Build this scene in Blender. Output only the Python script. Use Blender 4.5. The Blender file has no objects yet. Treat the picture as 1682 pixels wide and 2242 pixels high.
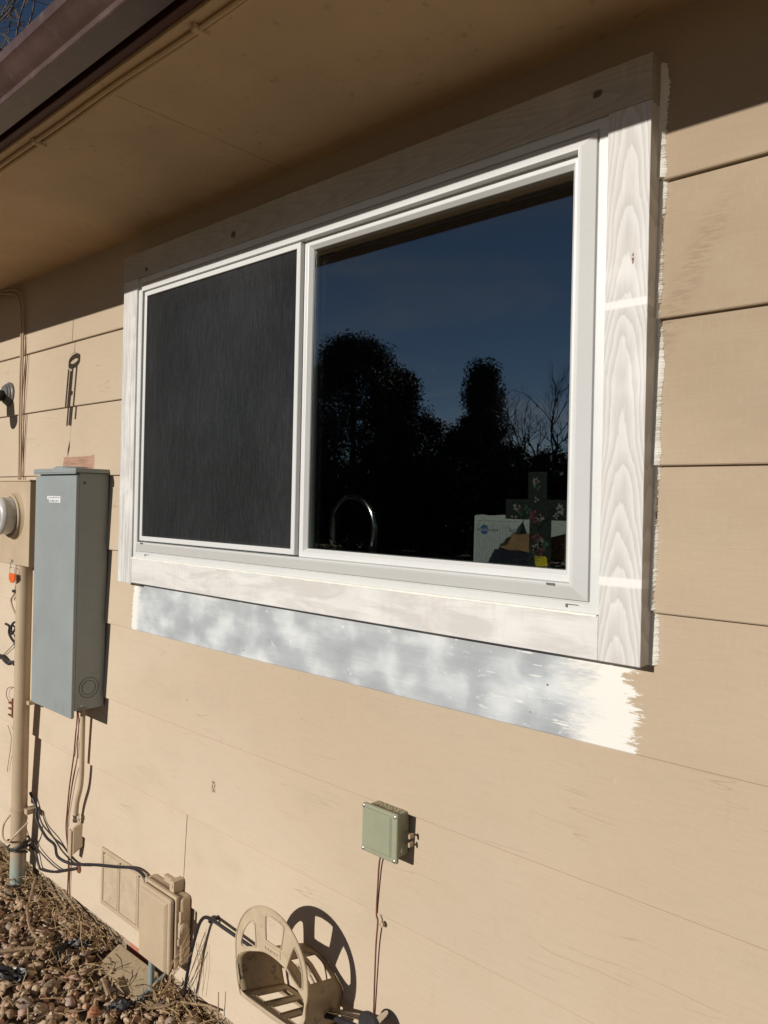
import bpy, bmesh, math, random
import numpy as np
from mathutils import Vector, Matrix
rad = math.radians
S = bpy.context.scene
C = S.collection
rng = random.Random(7)

# ------------------------------------------------------------------ camera
cd = bpy.data.cameras.new('camera'); cam = bpy.data.objects.new('camera', cd); C.objects.link(cam)
yaw, pitch, roll = 0.7436231, 0.0034266, 0.0214226
_f = Vector((-math.sin(yaw)*math.cos(pitch), math.cos(yaw)*math.cos(pitch), math.sin(pitch)))
_r = Vector((math.cos(yaw), math.sin(yaw), 0)); _u = _r.cross(_f)
r2 = math.cos(roll)*_r + math.sin(roll)*_u; u2 = -math.sin(roll)*_r + math.cos(roll)*_u
m = Matrix((r2, u2, -_f)).transposed().to_4x4(); m.translation = (0, -1.3807946, -0.0784793)
cam.matrix_world = m
cd.sensor_fit = 'VERTICAL'; cd.sensor_height = 24; cd.lens = 24*1683.8166/2242
cd.shift_y = -26.8/2242
cd.clip_start = .02; cd.clip_end = 2000
S.camera = cam
S.render.resolution_x, S.render.resolution_y = 768, 1024

# ------------------------------------------------------------------ light
SUN = Vector((.14, 1.0, -.325)).normalized()          # direction the light travels
EL = math.asin(-SUN.z)
W = bpy.data.worlds.new('World'); S.world = W; W.use_nodes = True
wn = W.node_tree; bg = wn.nodes['Background']
sky = wn.nodes.new('ShaderNodeTexSky'); sky.sky_type = 'NISHITA'; sky.sun_disc = False
sky.sun_elevation = EL; sky.sun_rotation = rad(194); sky.altitude = 1600; sky.air_density = .8; sky.dust_density = 0; sky.ozone_density = 2.2
# thin cirrus drifting in the sky
_tc = wn.nodes.new('ShaderNodeTexCoord'); _mp = wn.nodes.new('ShaderNodeMapping'); _mp.inputs[3].default_value = (2.2, 3.0, 11); _mp.inputs[2].default_value = (.25, .18, .4)
_nz = wn.nodes.new('ShaderNodeTexNoise'); _nz.inputs['Scale'].default_value = 1.3; _nz.inputs['Detail'].default_value = 6; _nz.inputs['Roughness'].default_value = .6; _nz.inputs['Distortion'].default_value = .6
_mr = wn.nodes.new('ShaderNodeMapRange'); _mr.inputs[1].default_value = .5; _mr.inputs[2].default_value = .8; _mr.inputs[4].default_value = .55
_bw = wn.nodes.new('ShaderNodeRGBToBW'); _mu = wn.nodes.new('ShaderNodeMath'); _mu.operation = 'MULTIPLY'; _mu.inputs[1].default_value = 1.7; _mx = wn.nodes.new('ShaderNodeMix'); _mx.data_type = 'RGBA'
wn.links.new(_tc.outputs['Generated'], _mp.inputs[0]); wn.links.new(_mp.outputs[0], _nz.inputs['Vector']); wn.links.new(_nz.outputs[0], _mr.inputs[0]); wn.links.new(_mr.outputs[0], _mx.inputs[0])
wn.links.new(sky.outputs[0], _bw.inputs[0]); wn.links.new(_bw.outputs[0], _mu.inputs[0]); wn.links.new(sky.outputs[0], _mx.inputs[6]); wn.links.new(_mu.outputs[0], _mx.inputs[7])
wn.links.new(_mx.outputs[2], bg.inputs[0]); bg.inputs[1].default_value = .05
ld = bpy.data.lights.new('sun', 'SUN'); ld.energy = 5.0; ld.angle = rad(.53); ld.color = (1, .94, .86)
sun = bpy.data.objects.new('sun', ld); C.objects.link(sun); sun.rotation_euler = SUN.to_track_quat('-Z', 'Y').to_euler()
sun.location = -SUN*30
S.view_settings.view_transform = 'Standard'; S.view_settings.look = 'None'
S.view_settings.exposure = -.26; S.view_settings.gamma = 1

# ------------------------------------------------------------------ materials
class NT:
    def __init__(s, name):
        s.m = bpy.data.materials.new(name); s.m.use_nodes = True; s.t = s.m.node_tree
        s.b = s.t.nodes['Principled BSDF']; s.out = s.t.nodes['Material Output']
        s.pos = s.n('ShaderNodeNewGeometry').outputs['Position']
    def n(s, ty, **kw):
        nd = s.t.nodes.new(ty)
        for k, v in kw.items():
            setattr(nd, k, v)
        return nd
    def put(s, sock, v):
        if isinstance(v, bpy.types.NodeSocket): s.t.links.new(v, sock)
        elif isinstance(v, (tuple, list)) and sock.type == 'RGBA' and len(v) == 3: sock.default_value = (*v, 1)
        else: sock.default_value = v
    def math(s, op, a, b=0, c=None, clamp=False):
        nd = s.n('ShaderNodeMath', operation=op, use_clamp=clamp)
        s.put(nd.inputs[0], a); s.put(nd.inputs[1], b)
        if c is not None: s.put(nd.inputs[2], c)
        return nd.outputs[0]
    def add(s, a, b): return s.math('ADD', a, b)
    def mul(s, a, b): return s.math('MULTIPLY', a, b)
    def sub(s, a, b): return s.math('SUBTRACT', a, b)
    def mix(s, f, a, b, blend='MIX'):
        nd = s.n('ShaderNodeMix', data_type='RGBA', blend_type=blend)
        s.put(nd.inputs[0], f); s.put(nd.inputs[6], a); s.put(nd.inputs[7], b)
        return nd.outputs[2]
    def xyz(s, v=None):
        nd = s.n('ShaderNodeSeparateXYZ'); s.put(nd.inputs[0], v or s.pos); return nd.outputs
    def comb(s, x, y, z):
        nd = s.n('ShaderNodeCombineXYZ')
        for i, v in enumerate((x, y, z)): s.put(nd.inputs[i], v)
        return nd.outputs[0]
    def map(s, sc, loc=(0, 0, 0), v=None, rot=(0, 0, 0)):
        nd = s.n('ShaderNodeMapping'); s.put(nd.inputs[0], v or s.pos); nd.inputs[1].default_value = loc
        nd.inputs[2].default_value = rot; nd.inputs[3].default_value = sc; return nd.outputs[0]
    def noise(s, v=None, sc=5, det=3, rough=.55, dist=0):
        nd = s.n('ShaderNodeTexNoise'); s.put(nd.inputs['Vector'], v or s.pos); nd.inputs['Scale'].default_value = sc
        nd.inputs['Detail'].default_value = det; nd.inputs['Roughness'].default_value = rough; nd.inputs['Distortion'].default_value = dist
        return nd.outputs[0]
    def vor(s, v=None, sc=5, out=0, feature='F1', rnd=1):
        nd = s.n('ShaderNodeTexVoronoi', feature=feature); s.put(nd.inputs['Vector'], v or s.pos); nd.inputs['Scale'].default_value = sc
        nd.inputs['Randomness'].default_value = rnd
        return nd.outputs[out]
    def ss(s, a, b, x):          # smoothstep
        nd = s.n('ShaderNodeMapRange', interpolation_type='SMOOTHSTEP')
        s.put(nd.inputs[0], x); s.put(nd.inputs[1], a); s.put(nd.inputs[2], b); return nd.outputs[0]
    def band(s, x, a, b, w):     # 1 between a and b
        return s.mul(s.ss(a-w, a+w, x), s.sub(1, s.ss(b-w, b+w, x)))
    def ramp(s, f, stops):
        nd = s.n('ShaderNodeValToRGB'); s.put(nd.inputs[0], f); el = nd.color_ramp.elements
        while len(el) < len(stops): el.new(.5)
        for e, (p, c) in zip(el, stops):
            e.position = p; e.color = (*c, 1) if len(c) == 3 else c
        return nd.outputs[0]
    def bump(s, h, strength=.3, dist=.002):
        nd = s.n('ShaderNodeBump'); s.put(nd.inputs['Height'], h); nd.inputs['Strength'].default_value = strength
        nd.inputs['Distance'].default_value = dist; s.t.links.new(nd.outputs[0], s.b.inputs['Normal'])
    def fin(s, col=None, rough=None, metal=None, spec=None):
        for k, v in (('Base Color', col), ('Roughness', rough), ('Metallic', metal), ('Specular IOR Level', spec)):
            if v is not None: s.put(s.b.inputs[k], v)
        return s.m

def paint(name, col, rough=.55, var=.12, sc=9, bump=.15, bsc=350, dirt=None, dsc=14, metal=0, spec=.4, lo=.52, hi=.72):
    """painted / moulded surface: mottled colour, fine texture, optional dirt patches"""
    t = NT(name)
    n1 = t.noise(None, sc, 5, .6)
    c = t.mix(t.ss(.25, .75, n1), tuple(x*(1-var) for x in col), tuple(min(1, x*(1+var)) for x in col))
    if dirt is not None:
        c = t.mix(t.mul(t.ss(lo, hi, t.noise(None, dsc, 6, .7)), .8), c, dirt)
    f = t.noise(None, bsc, 3, .6)
    c = t.mix(t.mul(f, .12), c, (.02, .02, .02))
    t.bump(f, bump, .001)
    return t.fin(c, t.add(rough-.08, t.mul(n1, .16)), metal, spec)

TAN = (.47, .355, .235)
def siding_mat():
    t = NT('painted hardboard siding'); x, y, z = t.xyz()
    big = t.noise(t.map((1, 1, 1.6)), 1.3, 3, .5)
    lowleft = t.ss(-.9, 2.0, t.add(t.add(t.mul(z, -.75), t.mul(t.add(x, 1.0), -.42)), t.mul(t.sub(t.noise(None, 1.1, 3, .5), .5), 1.1)))      # paler towards the lower left, browner up right
    c = t.mix(lowleft, (.335, .258, .178), (.60, .498, .378))
    c = t.mix(t.mul(t.ss(.35, .7, big), .3), c, (.475, .358, .258))
    c = t.mix(t.mul(t.ss(.45, .75, t.noise(t.map((1, 1, 2), (3, 0, 7)), 2.6, 3, .5)), .3), c, (.47, .385, .26))
    c = t.mix(t.mul(t.ss(.5, .72, t.noise(t.map((1, 1, 2), (9, 0, 1)), 3.2, 4, .6)), .25), c, (.41, .35, .24))
    grain = t.noise(t.map((14, 14, 170)), 1, 4, .65)
    c = t.mix(t.mul(t.ss(.42, .75, grain), .09), c, (.25, .18, .11))
    weave = t.noise(t.map((210, 40, 60)), 1, 3, .6)
    c = t.mix(t.mul(t.ss(.5, .75, weave), .08), c, (.62, .5, .36))
    c = t.mix(t.mul(t.ss(.56, .7, t.noise(t.map((60, 10, 16)), 1, 3, .6)), .05), c, (.27, .2, .13))
    # hairline horizontal cracks in the paint
    cn = t.noise(t.map((1.5, 1.5, 19)), 1, 2, .45)
    line = t.sub(1, t.ss(.001, .0055, t.math('ABSOLUTE', t.sub(cn, .5))))
    cm = t.mul(line, t.ss(.58, .68, t.noise(t.map((2.5, 2.5, 4), (1, 2, 9)), 1.6, 2, .5)))
    c = t.mix(t.mul(cm, .26), c, (.17, .11, .065))
    # specks and chips
    sp = t.mul(t.sub(1, t.ss(.03, .06, t.vor(None, 17))), t.ss(.57, .66, t.noise(None, 4.5, 3, .6)))
    c = t.mix(t.mul(sp, .75), c, (.13, .08, .045))
    ls = t.mul(t.sub(1, t.ss(.05, .1, t.vor(t.map((1, 1, .5), (.4, 0, .3)), 23))), t.ss(.56, .7, t.noise(t.map((1, 1, 1), (5, 0, 2)), 5, 3, .6)))
    c = t.mix(t.mul(ls, .5), c, (.66, .55, .4))
    # old scuff streaks right of the window
    sx = t.add(x, t.mul(z, -.45))
    sc = t.mul(t.band(sx, -.715, -.668, .018), t.band(z, .17, .46, .06))
    c = t.mix(t.mul(t.mul(sc, t.ss(.4, .62, t.noise(t.map((30, 30, 170)), 1, 3, .6))), .45), c, (.24, .17, .11))
    # the primer patch below the window: whole board, ragged ends
    ragR = t.mul(t.sub(t.noise(t.map((26, 26, 120)), 1, 5, .72), .5), .15)
    ragR = t.add(ragR, t.mul(t.sub(t.noise(t.map((9, 9, 22), (3, 1, 4)), 1, 3, .5), .5), .17))
    ragL = t.mul(t.sub(t.noise(t.map((60, 60, 110)), 1, 4, .7), .5), .035)
    strk = t.add(t.mul(t.noise(t.map((20, 20, 150)), 1, 6, .78), .8), t.mul(t.noise(t.map((7, 7, 30), (5, 0, 5)), 1, 3, .5), .45))
    cov = t.sub(1, t.ss(-.74, -.515, t.add(x, t.mul(ragR, .55))))
    inx = t.mul(t.ss(-2.452, -2.448, t.add(x, ragL)), t.ss(-.015, .03, t.sub(t.mul(cov, 1.15), t.mul(t.sub(strk, .18), 1.25))))
    msk = t.mul(inx, t.mul(t.ss(-.5415, -.5395, t.add(z, t.mul(t.sub(t.noise(t.map((30, 3, 3)), 1, 3, .6), .5), .003))), t.sub(1, t.ss(-.352, -.350, z))))
    cl = t.noise(t.map((1, 1, 1.25)), 9.5, 3, .42, .25)
    cl = t.add(t.mul(cl, .86), t.mul(t.noise(t.map((8, 8, 130)), 1, 4, .65), .14))
    pc = t.ramp(cl, [(.34, (.325, .345, .365)), (.47, (.385, .41, .43)), (.58, (.50, .53, .545)), (.72, (.64, .66, .665))])
    wst = t.ss(.6, .64, t.noise(t.map((11, 11, 75)), 1, 5, .7))
    pc = t.mix(t.mul(t.mul(wst, .8), t.ss(-1.25, -.75, x)), pc, (.76, .75, .70))
    wst2 = t.ss(.66, .69, t.noise(t.map((30, 30, 46), (2, 2, 2)), 1, 4, .6))
    pc = t.mix(t.mul(wst2, .55), pc, (.74, .75, .73))
    we = t.add(t.sub(1, t.ss(-2.425, -2.395, t.add(x, t.mul(ragL, 1.0)))), t.ss(-.80, -.70, t.add(x, t.mul(ragR, 1.1))))
    pc = t.mix(t.math('MINIMUM', we, 1), pc, (.72, .71, .665))
    pc = t.mix(t.mul(t.sub(1, t.ss(.035, .06, t.vor(None, 21))), t.ss(.55, .6, t.noise(None, 7, 2, .5))), pc, (.12, .1, .1))
    c = t.mix(msk, c, pc)
    # bare red-brown rectangle above the breaker panel
    rg = t.mul(t.sub(t.noise(t.map((70, 70, 90)), 1, 3, .6), .5), .022)
    rm = t.mul(t.band(t.add(x, rg), -3.005, -2.748, .004), t.band(t.add(z, rg), -.03, .074, .003))
    c = t.mix(t.mul(rm, .85), c, t.mix(t.ss(.35, .65, t.noise(t.map((10, 10, 120)), 1, 4, .6)), (.25, .115, .075), (.40, .235, .17)))
    # a small scratch low on the wall
    sr = t.mul(t.sub(1, t.ss(.006, .011, t.math('ABSOLUTE', t.add(t.add(x, 1.954), t.mul(t.sub(t.noise(t.map((3, 3, 90)), 1, 2, .5), .5), .012))))), t.band(z, -.972, -.938, .003))
    c = t.mix(t.mul(sr, t.ss(.45, .5, t.noise(None, 180, 3, .6))), c, (.2, .13, .08))
    h = t.add(t.mul(grain, .8), t.add(t.mul(weave, .35), t.mul(cm, -.5)))
    t.bump(h, .42, .0016)
    t.b.inputs['Sheen Weight'].default_value = .12; t.b.inputs['Sheen Roughness'].default_value = .5
    return t.fin(c, t.add(.72, t.mul(grain, .15)), 0, .18)

def trim_mat(name, style):
    """white-primed rough board: 'cathedral' | 'vertical' | 'horizontal' | 'smear'"""
    t = NT(name); x, y, z = t.xyz()
    W1, G1 = (.67, .665, .645), (.475, .46, .44)
    if style == 'horizontal': W1, G1 = (.47, .425, .365), (.36, .315, .26)  # top board: eave shade deepened in its base colours
    if style == 'smear': G1 = (.54, .525, .50)
    if style == 'cathedral':
        u = t.add(t.add(x, .6385), t.mul(t.sub(t.noise(t.map((6, 6, 2.2)), 1, 2, .5), .5), .03))
        v = t.add(z, t.mul(t.mul(u, u), 120))
        v = t.add(v, t.mul(t.sub(t.noise(t.map((45, 45, 6)), 1, 4, .6), .5), .11)); v = t.add(v, t.mul(t.noise(t.map((1, 1, 3.3), (0, 0, 2)), 1, 2, .5), .38))
        fr = t.math('FRACT', t.mul(v, 13.5))
        g = t.ramp(fr, [(0, (.95,)*3), (.07, (.9,)*3), (.16, (.12,)*3), (.4, (.35,)*3), (.72, (.72,)*3), (1, (.95,)*3)])
        fine = t.noise(t.map((330, 330, 14)), 1, 3, .6)
    elif style == 'vertical':
        g = t.ss(.42, .6, t.noise(t.map((130, 130, 5)), 1, 5, .7)); fine = t.noise(t.map((330, 330, 20)), 1, 3, .6)
        g = t.math('MAXIMUM', g, t.ss(.55, .7, t.noise(None, 12, 2, .5)))
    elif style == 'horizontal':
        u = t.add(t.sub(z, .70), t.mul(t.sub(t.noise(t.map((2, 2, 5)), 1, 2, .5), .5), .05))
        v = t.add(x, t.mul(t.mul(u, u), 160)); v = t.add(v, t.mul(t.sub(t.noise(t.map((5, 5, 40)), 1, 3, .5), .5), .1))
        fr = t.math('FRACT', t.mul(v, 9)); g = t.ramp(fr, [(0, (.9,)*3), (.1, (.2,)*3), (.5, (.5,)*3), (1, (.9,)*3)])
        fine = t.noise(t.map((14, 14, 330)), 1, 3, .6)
    else:
        a = t.noise(t.map((5, 5, 22)), 1, 5, .6, .6); g = t.ss(.38, .6, a); fine = t.noise(t.map((16, 16, 300)), 1, 3, .6)
    washed = t.noise(t.map((2.5, 2.5, 2.5), (4, 4, 4)), 3, 3, .5)
    f = t.math('MINIMUM', t.add(t.mul(g, .8), t.add(t.mul(t.ss(.48, .72, washed), .5), t.mul(t.sub(fine, .5), .5))), 1, clamp=True)
    c = t.mix(f, G1, W1)
    c = t.mix(t.mul(t.ss(.55, .7, t.noise(t.map((60, 60, 8)), 1, 3, .5)), .25), c, (.56, .47, .43))
    # darker nail heads
    nl = t.mul(t.sub(1, t.ss(.022, .034, t.vor(None, 12))), t.ss(.53, .58, t.noise(None, 6, 2, .5)))
    c = t.mix(nl, c, (.14, .12, .1))
    if style == 'cathedral':
        for a, b in ((.291, .3055), (-.225, -.2085)):
            c = t.mix(t.mul(t.band(z, a, b, .0025), .8), c, (.77, .76, .735))
        kx, kz = t.mul(t.add(x, .6255), 1/.0028), t.mul(t.sub(z, .38), 1/.013)
        k = t.sub(1, t.ss(.5, 1, t.add(t.mul(kx, kx), t.mul(kz, kz))))
        c = t.mix(t.mul(k, t.ss(.4, .55, t.noise(None, 150, 3, .6))), c, (.2, .07, .05))
    if style == 'horizontal':
        for (a, b, r) in ((-1.852, .693, .016), (-.702, .708, .013), (-2.331, .682, .012)):
            kx, kz = t.mul(t.sub(x, a), 1/r), t.mul(t.sub(z, b), 1/(r*.8))
            d = t.add(t.add(t.mul(kx, kx), t.mul(kz, kz)), t.mul(t.sub(t.noise(None, 90, 3, .6), .5), .9))
            c = t.mix(t.mul(t.sub(1, t.ss(.3, .8, d)), .85), c, (.06, .045, .035))
    t.bump(t.add(t.mul(g, .5), fine), .35, .0013)
    return t.fin(c, .6, 0, .3)

def glass_mat(name, tint=(.84, .86, .85), k=1.0, base=.045):
    """thin pane: straight transmission plus an angle-dependent mirror reflection"""
    t = NT(name); ge = t.n('ShaderNodeNewGeometry')
    dp = t.n('ShaderNodeVectorMath', operation='DOT_PRODUCT'); t.t.links.new(ge.outputs['Normal'], dp.inputs[0]); t.t.links.new(ge.outputs['Incoming'], dp.inputs[1])
    cs = t.sub(1, t.math('ABSOLUTE', dp.outputs['Value']))
    fr = t.mul(t.add(base, t.mul(t.math('POWER', cs, 5), 1-base)), k)
    tr = t.n('ShaderNodeBsdfTransparent'); tr.inputs[0].default_value = (*tint, 1)
    gl = t.n('ShaderNodeBsdfGlossy'); gl.inputs['Roughness'].default_value = 0
    mx = t.n('ShaderNodeMixShader'); t.put(mx.inputs[0], fr)
    t.t.links.new(tr.outputs[0], mx.inputs[1]); t.t.links.new(gl.outputs[0], mx.inputs[2]); t.t.links.new(mx.outputs[0], t.out.inputs[0])
    return t.m

def screen_mat():
    t = NT('charcoal insect screen'); x, y, z = t.xyz()
    st = t.noise(t.map((230, 20, 13)), 1, 4, .8); st2 = t.noise(t.map((90, 20, 300)), 1, 3, .7)
    k = t.add(t.mul(t.ss(.38, .8, st), .55), t.mul(t.ss(.45, .8, st2), .3)); k = t.add(k, t.mul(t.ss(.5, .8, t.noise(t.map((500, 20, 40), (3, 0, 3)), 1, 2, .6)), .3))
    k = t.add(k, t.mul(t.ss(.35, .7, t.noise(t.map((3, 1, 2)), 1, 3, .5)), .25))
    c = t.mix(k, (.021, .022, .023), (.060, .062, .066))
    df = t.n('ShaderNodeBsdfDiffuse'); t.put(df.inputs[0], c)
    tr = t.n('ShaderNodeBsdfTransparent')
    mx = t.n('ShaderNodeMixShader'); t.put(mx.inputs[0], t.add(.77, t.mul(t.sub(st, .5), .12)))
    t.t.links.new(tr.outputs[0], mx.inputs[1]); t.t.links.new(df.outputs[0], mx.inputs[2]); t.t.links.new(mx.outputs[0], t.out.inputs[0])
    return t.m

def gravel_mat():
    t = NT('river gravel'); ge = t.n('ShaderNodeNewGeometry'); r = ge.outputs['Random Per Island']
    c = t.ramp(r, [(0, (.34, .23, .145)), (.2, (.50, .36, .23)), (.4, (.42, .265, .18)), (.55, (.58, .44, .29)), (.7, (.42, .34, .28)), (.82, (.52, .26, .165)), (.92, (.62, .49, .35)), (1, (.33, .245, .18))])
    n1 = t.noise(None, 140, 5, .7)
    c = t.mix(t.mul(t.ss(.4, .7, n1), .45), c, (.22, .165, .115)); c = t.mix(t.mul(t.ss(.6, .75, t.noise(None, 60, 4, .6)), .4), c, (.42, .35, .27))
    t.bump(n1, .5, .002); return t.fin(c, .8, 0, .25)

def island_mat(name, stops, rough=.8):
    t = NT(name); ge = t.n('ShaderNodeNewGeometry')
    c = t.ramp(ge.outputs['Random Per Island'], stops); c = t.mix(t.mul(t.noise(None, 220, 3, .6), .35), c, (.1, .07, .04))
    return t.fin(c, rough, 0, .2)

M = {}
M['siding'] = siding_mat()
M['soffit'] = paint('painted soffit board', (.58, .405, .235), .7, .08, 5, .25, 160, (.30, .21, .12), 30, lo=.58, hi=.75)
M['tan'] = paint('tan house paint', TAN, .5, .07, 12, .15, 300, (.36, .27, .17), 22, lo=.58, hi=.8)
M['tan2'] = paint('tan paint on metal', (.50, .39, .265), .45, .06, 12, .1, 300, (.40, .30, .19), 26, lo=.6, hi=.8)
M['maroon'] = paint('old maroon fascia paint', (.07, .018, .012), .6, .2, 15, .2, 200)
M['gutter'] = paint('brown gutter enamel', (.080, .046, .038), .38, .25, 10, .15, 250, (.14, .10, .09), 18, spec=.5)
M['cathedral'] = trim_mat('primed board with arched grain', 'cathedral'); M['tvert'] = trim_mat('primed board with upright grain', 'vertical')
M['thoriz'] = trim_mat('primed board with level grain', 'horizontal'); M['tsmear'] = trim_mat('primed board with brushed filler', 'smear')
M['vinyl'] = paint('white window vinyl', (.655, .662, .65), .35, .02, 6, .02, 300, (.66, .65, .6), 16, lo=.66, hi=.85, spec=.5)
M['caulk'] = paint('cream caulk', (.82, .80, .72), .6, .05, 60, .3, 200)
M['pane'] = glass_mat('window glass', base=.20); M['pane2'] = glass_mat('inner window glass', (.88, .89, .885), .8)
M['screen'] = screen_mat()
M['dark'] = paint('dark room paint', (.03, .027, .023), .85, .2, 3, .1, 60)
M['darkcounter'] = paint('dark stone counter', (.02, .022, .03), .3, .3, 40, .02, 100)
M['jamb'] = paint('darkened inner jamb', (.13, .14, .13), .6, .05, 6, .05, 100)  # white jamb given a dark colour so it reads dim through the glass
M['grey'] = paint('grey panel enamel', (.285, .315, .315), .42, .05, 5, .06, 350, (.235, .255, .25), 9, lo=.55, hi=.75, spec=.45)
M['steel'] = paint('galvanised steel', (.5, .5, .48), .35, .15, 30, .1, 200, metal=.8)
M['chrome'] = paint('bright plated metal', (.75, .74, .7), .15, .05, 30, .02, 200, metal=1)
M['black'] = paint('black plastic', (.018, .017, .018), .42, .2, 20, .1, 250)
M['blackdusty'] = paint('dusty black plastic', (.032, .029, .03), .5, .25, 25, .2, 250, (.09, .075, .06), 30)
M['cable'] = paint('black cable jacket', (.022, .019, .024), .45, .2, 20, .1, 250)
M['rust'] = paint('rust red wire', (.18, .055, .025), .7, .3, 40, .2, 300)
M['green'] = paint('grey green moulded plastic', (.30, .31, .215), .5, .06, 14, .08, 300, (.24, .24, .16), 24, lo=.56, hi=.75)
M['orange'] = paint('orange plastic', (.75, .13, .02), .45, .05, 30, .05, 200)
M['meterglass'] = paint('clouded meter cover', (.60, .59, .565), .22, .1, 25, .05, 100, (.48, .45, .40), 22, spec=.8)
M['white'] = paint('white sticker', (.75, .77, .76), .5, .03, 30, .02, 200)
M['ink'] = paint('dark print', (.12, .13, .14), .6, .1, 30, .02, 200)
M['reel'] = paint('tan hose hanger plastic', (.50, .40, .275), .55, .1, 20, .2, 250, (.27, .20, .12), 34, lo=.56, hi=.74)
M['reeldirty'] = paint('dirty tan plastic', (.34, .255, .155), .6, .12, 18, .2, 250, (.10, .075, .045), 26, lo=.52, hi=.68)
M['pvc'] = paint('grey pvc', (.25, .30, .30), .45, .08, 20, .1, 200, (.33, .29, .22), 25)
M['lampgrey'] = paint('dark grey enamel', (.13, .125, .12), .45, .1, 20, .1, 200)
M['slab'] = paint('weathered paver', (.40, .31, .195), .85, .1, 20, .5, 120, (.27, .19, .11), 40, lo=.5, hi=.68)
M['gravel'] = gravel_mat()
M['stick'] = paint('dry stick bark', (.30, .21, .125), .85, .25, 60, .5, 200)
M['straw'] = island_mat('straw and twigs', [(0, (.38, .25, .13)), (.3, (.54, .39, .21)), (.6, (.30, .18, .10)), (.85, (.62, .48, .28)), (1, (.34, .22, .13))])
M['ground'] = paint('bare soil', (.12, .085, .055), .9, .3, 20, .6, 90, (.2, .145, .095), 45)
M['lawn'] = paint('winter lawn', (.26, .185, .09), .9, .3, 1.5, .6, 40, (.12, .11, .05), 3)
M['cross'] = glass_mat('bevelled green glass', (.62, .72, .66), 1.6, .05)
_t = M['cross'].node_tree; _o = _t.nodes['Material Output']; _s = _o.inputs[0].links[0].from_socket
_d = _t.nodes.new('ShaderNodeBsdfDiffuse'); _d.inputs[0].default_value = (.36, .42, .37, 1); _m = _t.nodes.new('ShaderNodeMixShader'); _m.inputs[0].default_value = .11
_t.links.new(_s, _m.inputs[1]); _t.links.new(_d.outputs[0], _m.inputs[2]); _t.links.new(_m.outputs[0], _o.inputs[0])
M['petal'] = paint('pale pink enamel', (.34, .30, .28), .5, .2, 200, .05, 200); M['petalred'] = paint('deep pink enamel', (.2, .05, .055), .5, .2, 200, .05, 200)
M['leafgreen'] = paint('green enamel', (.05, .14, .07), .5, .2, 200, .05, 200)
M['carton'] = paint('white printed carton', (.60, .64, .61), .6, .04, 40, .05, 200); M['kraft'] = paint('brown cardboard', (.36, .21, .10), .75, .1, 25, .1, 200)
M['navy'] = paint('navy carton', (.004, .008, .022), .7, .2, 20, .05, 200); M['blue'] = paint('blue print', (.02, .12, .38), .5, .05, 40, .02, 200)
M['yellow'] = paint('yellow sticker', (.72, .58, .01), .5, .05, 60, .02, 200)
M['shingle'] = paint('asphalt shingle', (.10, .085, .075), .9, .3, 60, .6, 200)
M['found'] = None

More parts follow.
